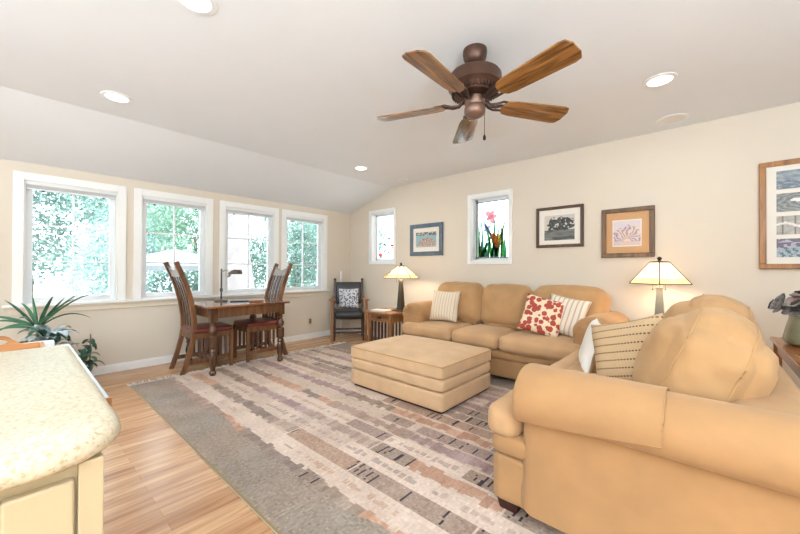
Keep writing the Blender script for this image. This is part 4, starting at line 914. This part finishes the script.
def leaf_to(base, tip, rise, wd, mat):
    b0, e = Vector(base), Vector(tip); mid = (b0 + e) / 2 + Vector((0, 0, rise)); m = MB(); rings = []; n = 12
    sd = (e - b0).cross(Vector((0, 0, 1))); sd = sd.normalized() if sd.length > .03 else Vector((0, 1, 0))
    for k in range(n + 1):
        q = k / n; p = b0 * (1 - q) ** 2 + mid * 2 * q * (1 - q) + e * q * q; tg_ = ((mid - b0) * (1 - q) + (e - mid) * q).normalized(); nn = tg_.cross(sd).normalized() * -1
        s2 = nn * .75 + sd * .65; s2.normalize(); n2 = tg_.cross(s2).normalized(); w = wd * min(1, .35 + 2.2 * q) * (1 - q ** 3) + .0008
        rings.append([p + s2 * w + n2 * w * .25, p, p - s2 * w + n2 * w * .25, p - s2 * w + n2 * (w * .25 - .0015), p - n2 * .0015, p + s2 * w + n2 * (w * .25 - .0015)])
    m.loft(rings); m.build('leaf', mat, t, ang=80)
for dx, dy, dz, rise, wd in ((.02, -.20, .27, .05, .016), (-.02, -.035, .31, 0, .012), (.05, .10, .30, .05, .015), (.02, .29, .31, .06, .011), (.05, .20, .20, .05, .013), (.03, .36, .06, .17, .009), (-.02, -.30, .08, .08, .012), (.06, -.28, -.03, .12, .012), (.10, -.26, .02, .05, .012), (-.10, .25, .24, .08, .013), (.25, .1, .10, .10, .013), (.22, -.12, .12, .1, .013), (-.18, -.1, .22, .08, .013), (.02, -.32, .14, .06, .015), (.0, .40, .30, .12, .010), (.08, .17, .27, .03, .012)):
    leaf_to((px, py, .61 + .02 * rn.random()), (px + dx, py + dy, .62 + dz), rise, wd, 'leaf' if rn.random() < .65 else 'leafdk')
px, py = .75, -3.97
t = thing('potted_plant', 'bushy silver green plant between the strap-leaved plant and the trailing plant', 'plant', (px, py, 0), 0, 'potted plants under the window')
pot(t, px, py, .11, .40)
for k in range(34):
    az = rn.uniform(0, 2 * pi); m = MB(); strap_leaf(m, (px + .03 * cos(az), py + .03 * sin(az), .44 + .16 * rn.random()), az, rn.uniform(.14, .24), RAD(rn.uniform(15, 75)), rn.uniform(.026, .04), 1.2, .2, 7); m.build('leaf', 'leafsilver' if rn.random() < .62 else 'leafdk', t, ang=80)
px, py = .30, -3.72
t = thing('potted_plant', 'low dark plant with drooping leaves beside the edge of the desk', 'plant', (px, py, 0), 0, 'potted plants under the window')
pot(t, px, py, .075, .16)
for k in range(30):
    az = rn.uniform(0, 2 * pi); m = MB(); strap_leaf(m, (px + .02 * cos(az), py + .02 * sin(az), .18 + .26 * rn.random() * (1 if k % 2 else .4)), az, rn.uniform(.12, .2), RAD(rn.uniform(-5, 60)), rn.uniform(.02, .032), 1.3, .2, 7); m.build('leaf', 'leafdk' if rn.random() < .7 else 'leaf', t, ang=80)
MB().tube([(px + .02, py + .06, .14), (px + .02, py + .065, .50)], .006, 6).build('support_stake', 'boxwood', t)

# ---------------------------------------------------------------- console table with vase
t = thing('console_table', 'red brown wooden console table behind the loveseat', 'table', (5.55, -1.2, 0))
MB().box(5.345, 5.77, -2.3, -.27, .635, .66).build('tabletop', 'console', t, bevel=.004)
for x in (5.38, 5.735):
    for y in (-2.25, -.32): MB().box(x - .022, x + .022, y - .022, y + .022, 0, .635).build('leg', 'console', t, bevel=.002)
m = MB(); m.box(5.37, 5.385, -2.23, -.34, .56, .635); m.box(5.73, 5.745, -2.23, -.34, .56, .635); m.build('apron', 'console', t)
vx, vy = 5.505, -.62
t = thing('vase', 'olive green vase standing on the console table', 'vase', (vx, vy, .66))
m = MB(); rings = []
for hw, z in ((.085, .661), (.125, .68), (.13, .70), (.115, .78), (.10, .845), (.098, .86), (.09, .86), (.10, .80), (.10, .70)):
    rings.append([(vx + hw * (abs(cos(a)) ** .55) * (1 if cos(a) > 0 else -1), vy + hw * (abs(sin(a)) ** .55) * (1 if sin(a) > 0 else -1), z) for a in [2 * pi * k / 32 for k in range(32)]])
m.loft(rings); m.build('body', 'vase', t)
t = thing('dried_bouquet', 'bunch of grey and pink dried flowers in the olive vase', 'dried flowers', (vx, vy, .80))
for k in range(30):
    az = rn.uniform(0, 2 * pi); el = RAD(rn.uniform(20, 85)); L = rn.uniform(.08, .19); b0 = Vector((vx, vy, .86)); e_ = b0 + Vector((cos(az) * cos(el), sin(az) * cos(el), sin(el) * .9)) * L
    fl = MB().tube([(vx + .02 * cos(az), vy + .02 * sin(az), .74), b0 + Vector((.03 * cos(az), .03 * sin(az), 0)), e_], .003, 5).build('stem', 'petaldark', t)
    m = MB(); n = 14; hd = (e_ - b0).normalized(); T = hd.to_track_quat('Z', 'Y').to_matrix().to_4x4(); r = rn.uniform(.034, .06)
    rings = [[Vector(e_) + T @ Vector((q * cos(2 * pi * j / n) * (1 + .12 * sin(5 * 2 * pi * j / n)), q * sin(2 * pi * j / n) * (1 + .12 * sin(5 * 2 * pi * j / n)), z)) for j in range(n)] for q, z in ((.006, -.012), (r * .7, .004), (r, .022), (r * .96, .026), (r * .55, .012), (.004, .006))]
    m.loft(rings); m.build('flower_head', rn.choice(['petalgrey', 'petalgrey', 'petalgrey', 'petaldark', 'petalpink']), fl)

# ---------------------------------------------------------------- small wall things
t = thing('wall_outlet', 'ivory power outlet low on the window wall by the black armchair', 'outlet', (0, -.859, .235))
MB().box(.001, .007, -.894, -.824, .236, .352).build('cover_plate', 'plate', t, bevel=.002)
for z in (.272, .312): MB().box(.0065, .0095, -.881, -.837, z - .018, z + .020).build('socket', 'slot', t, bevel=.002)
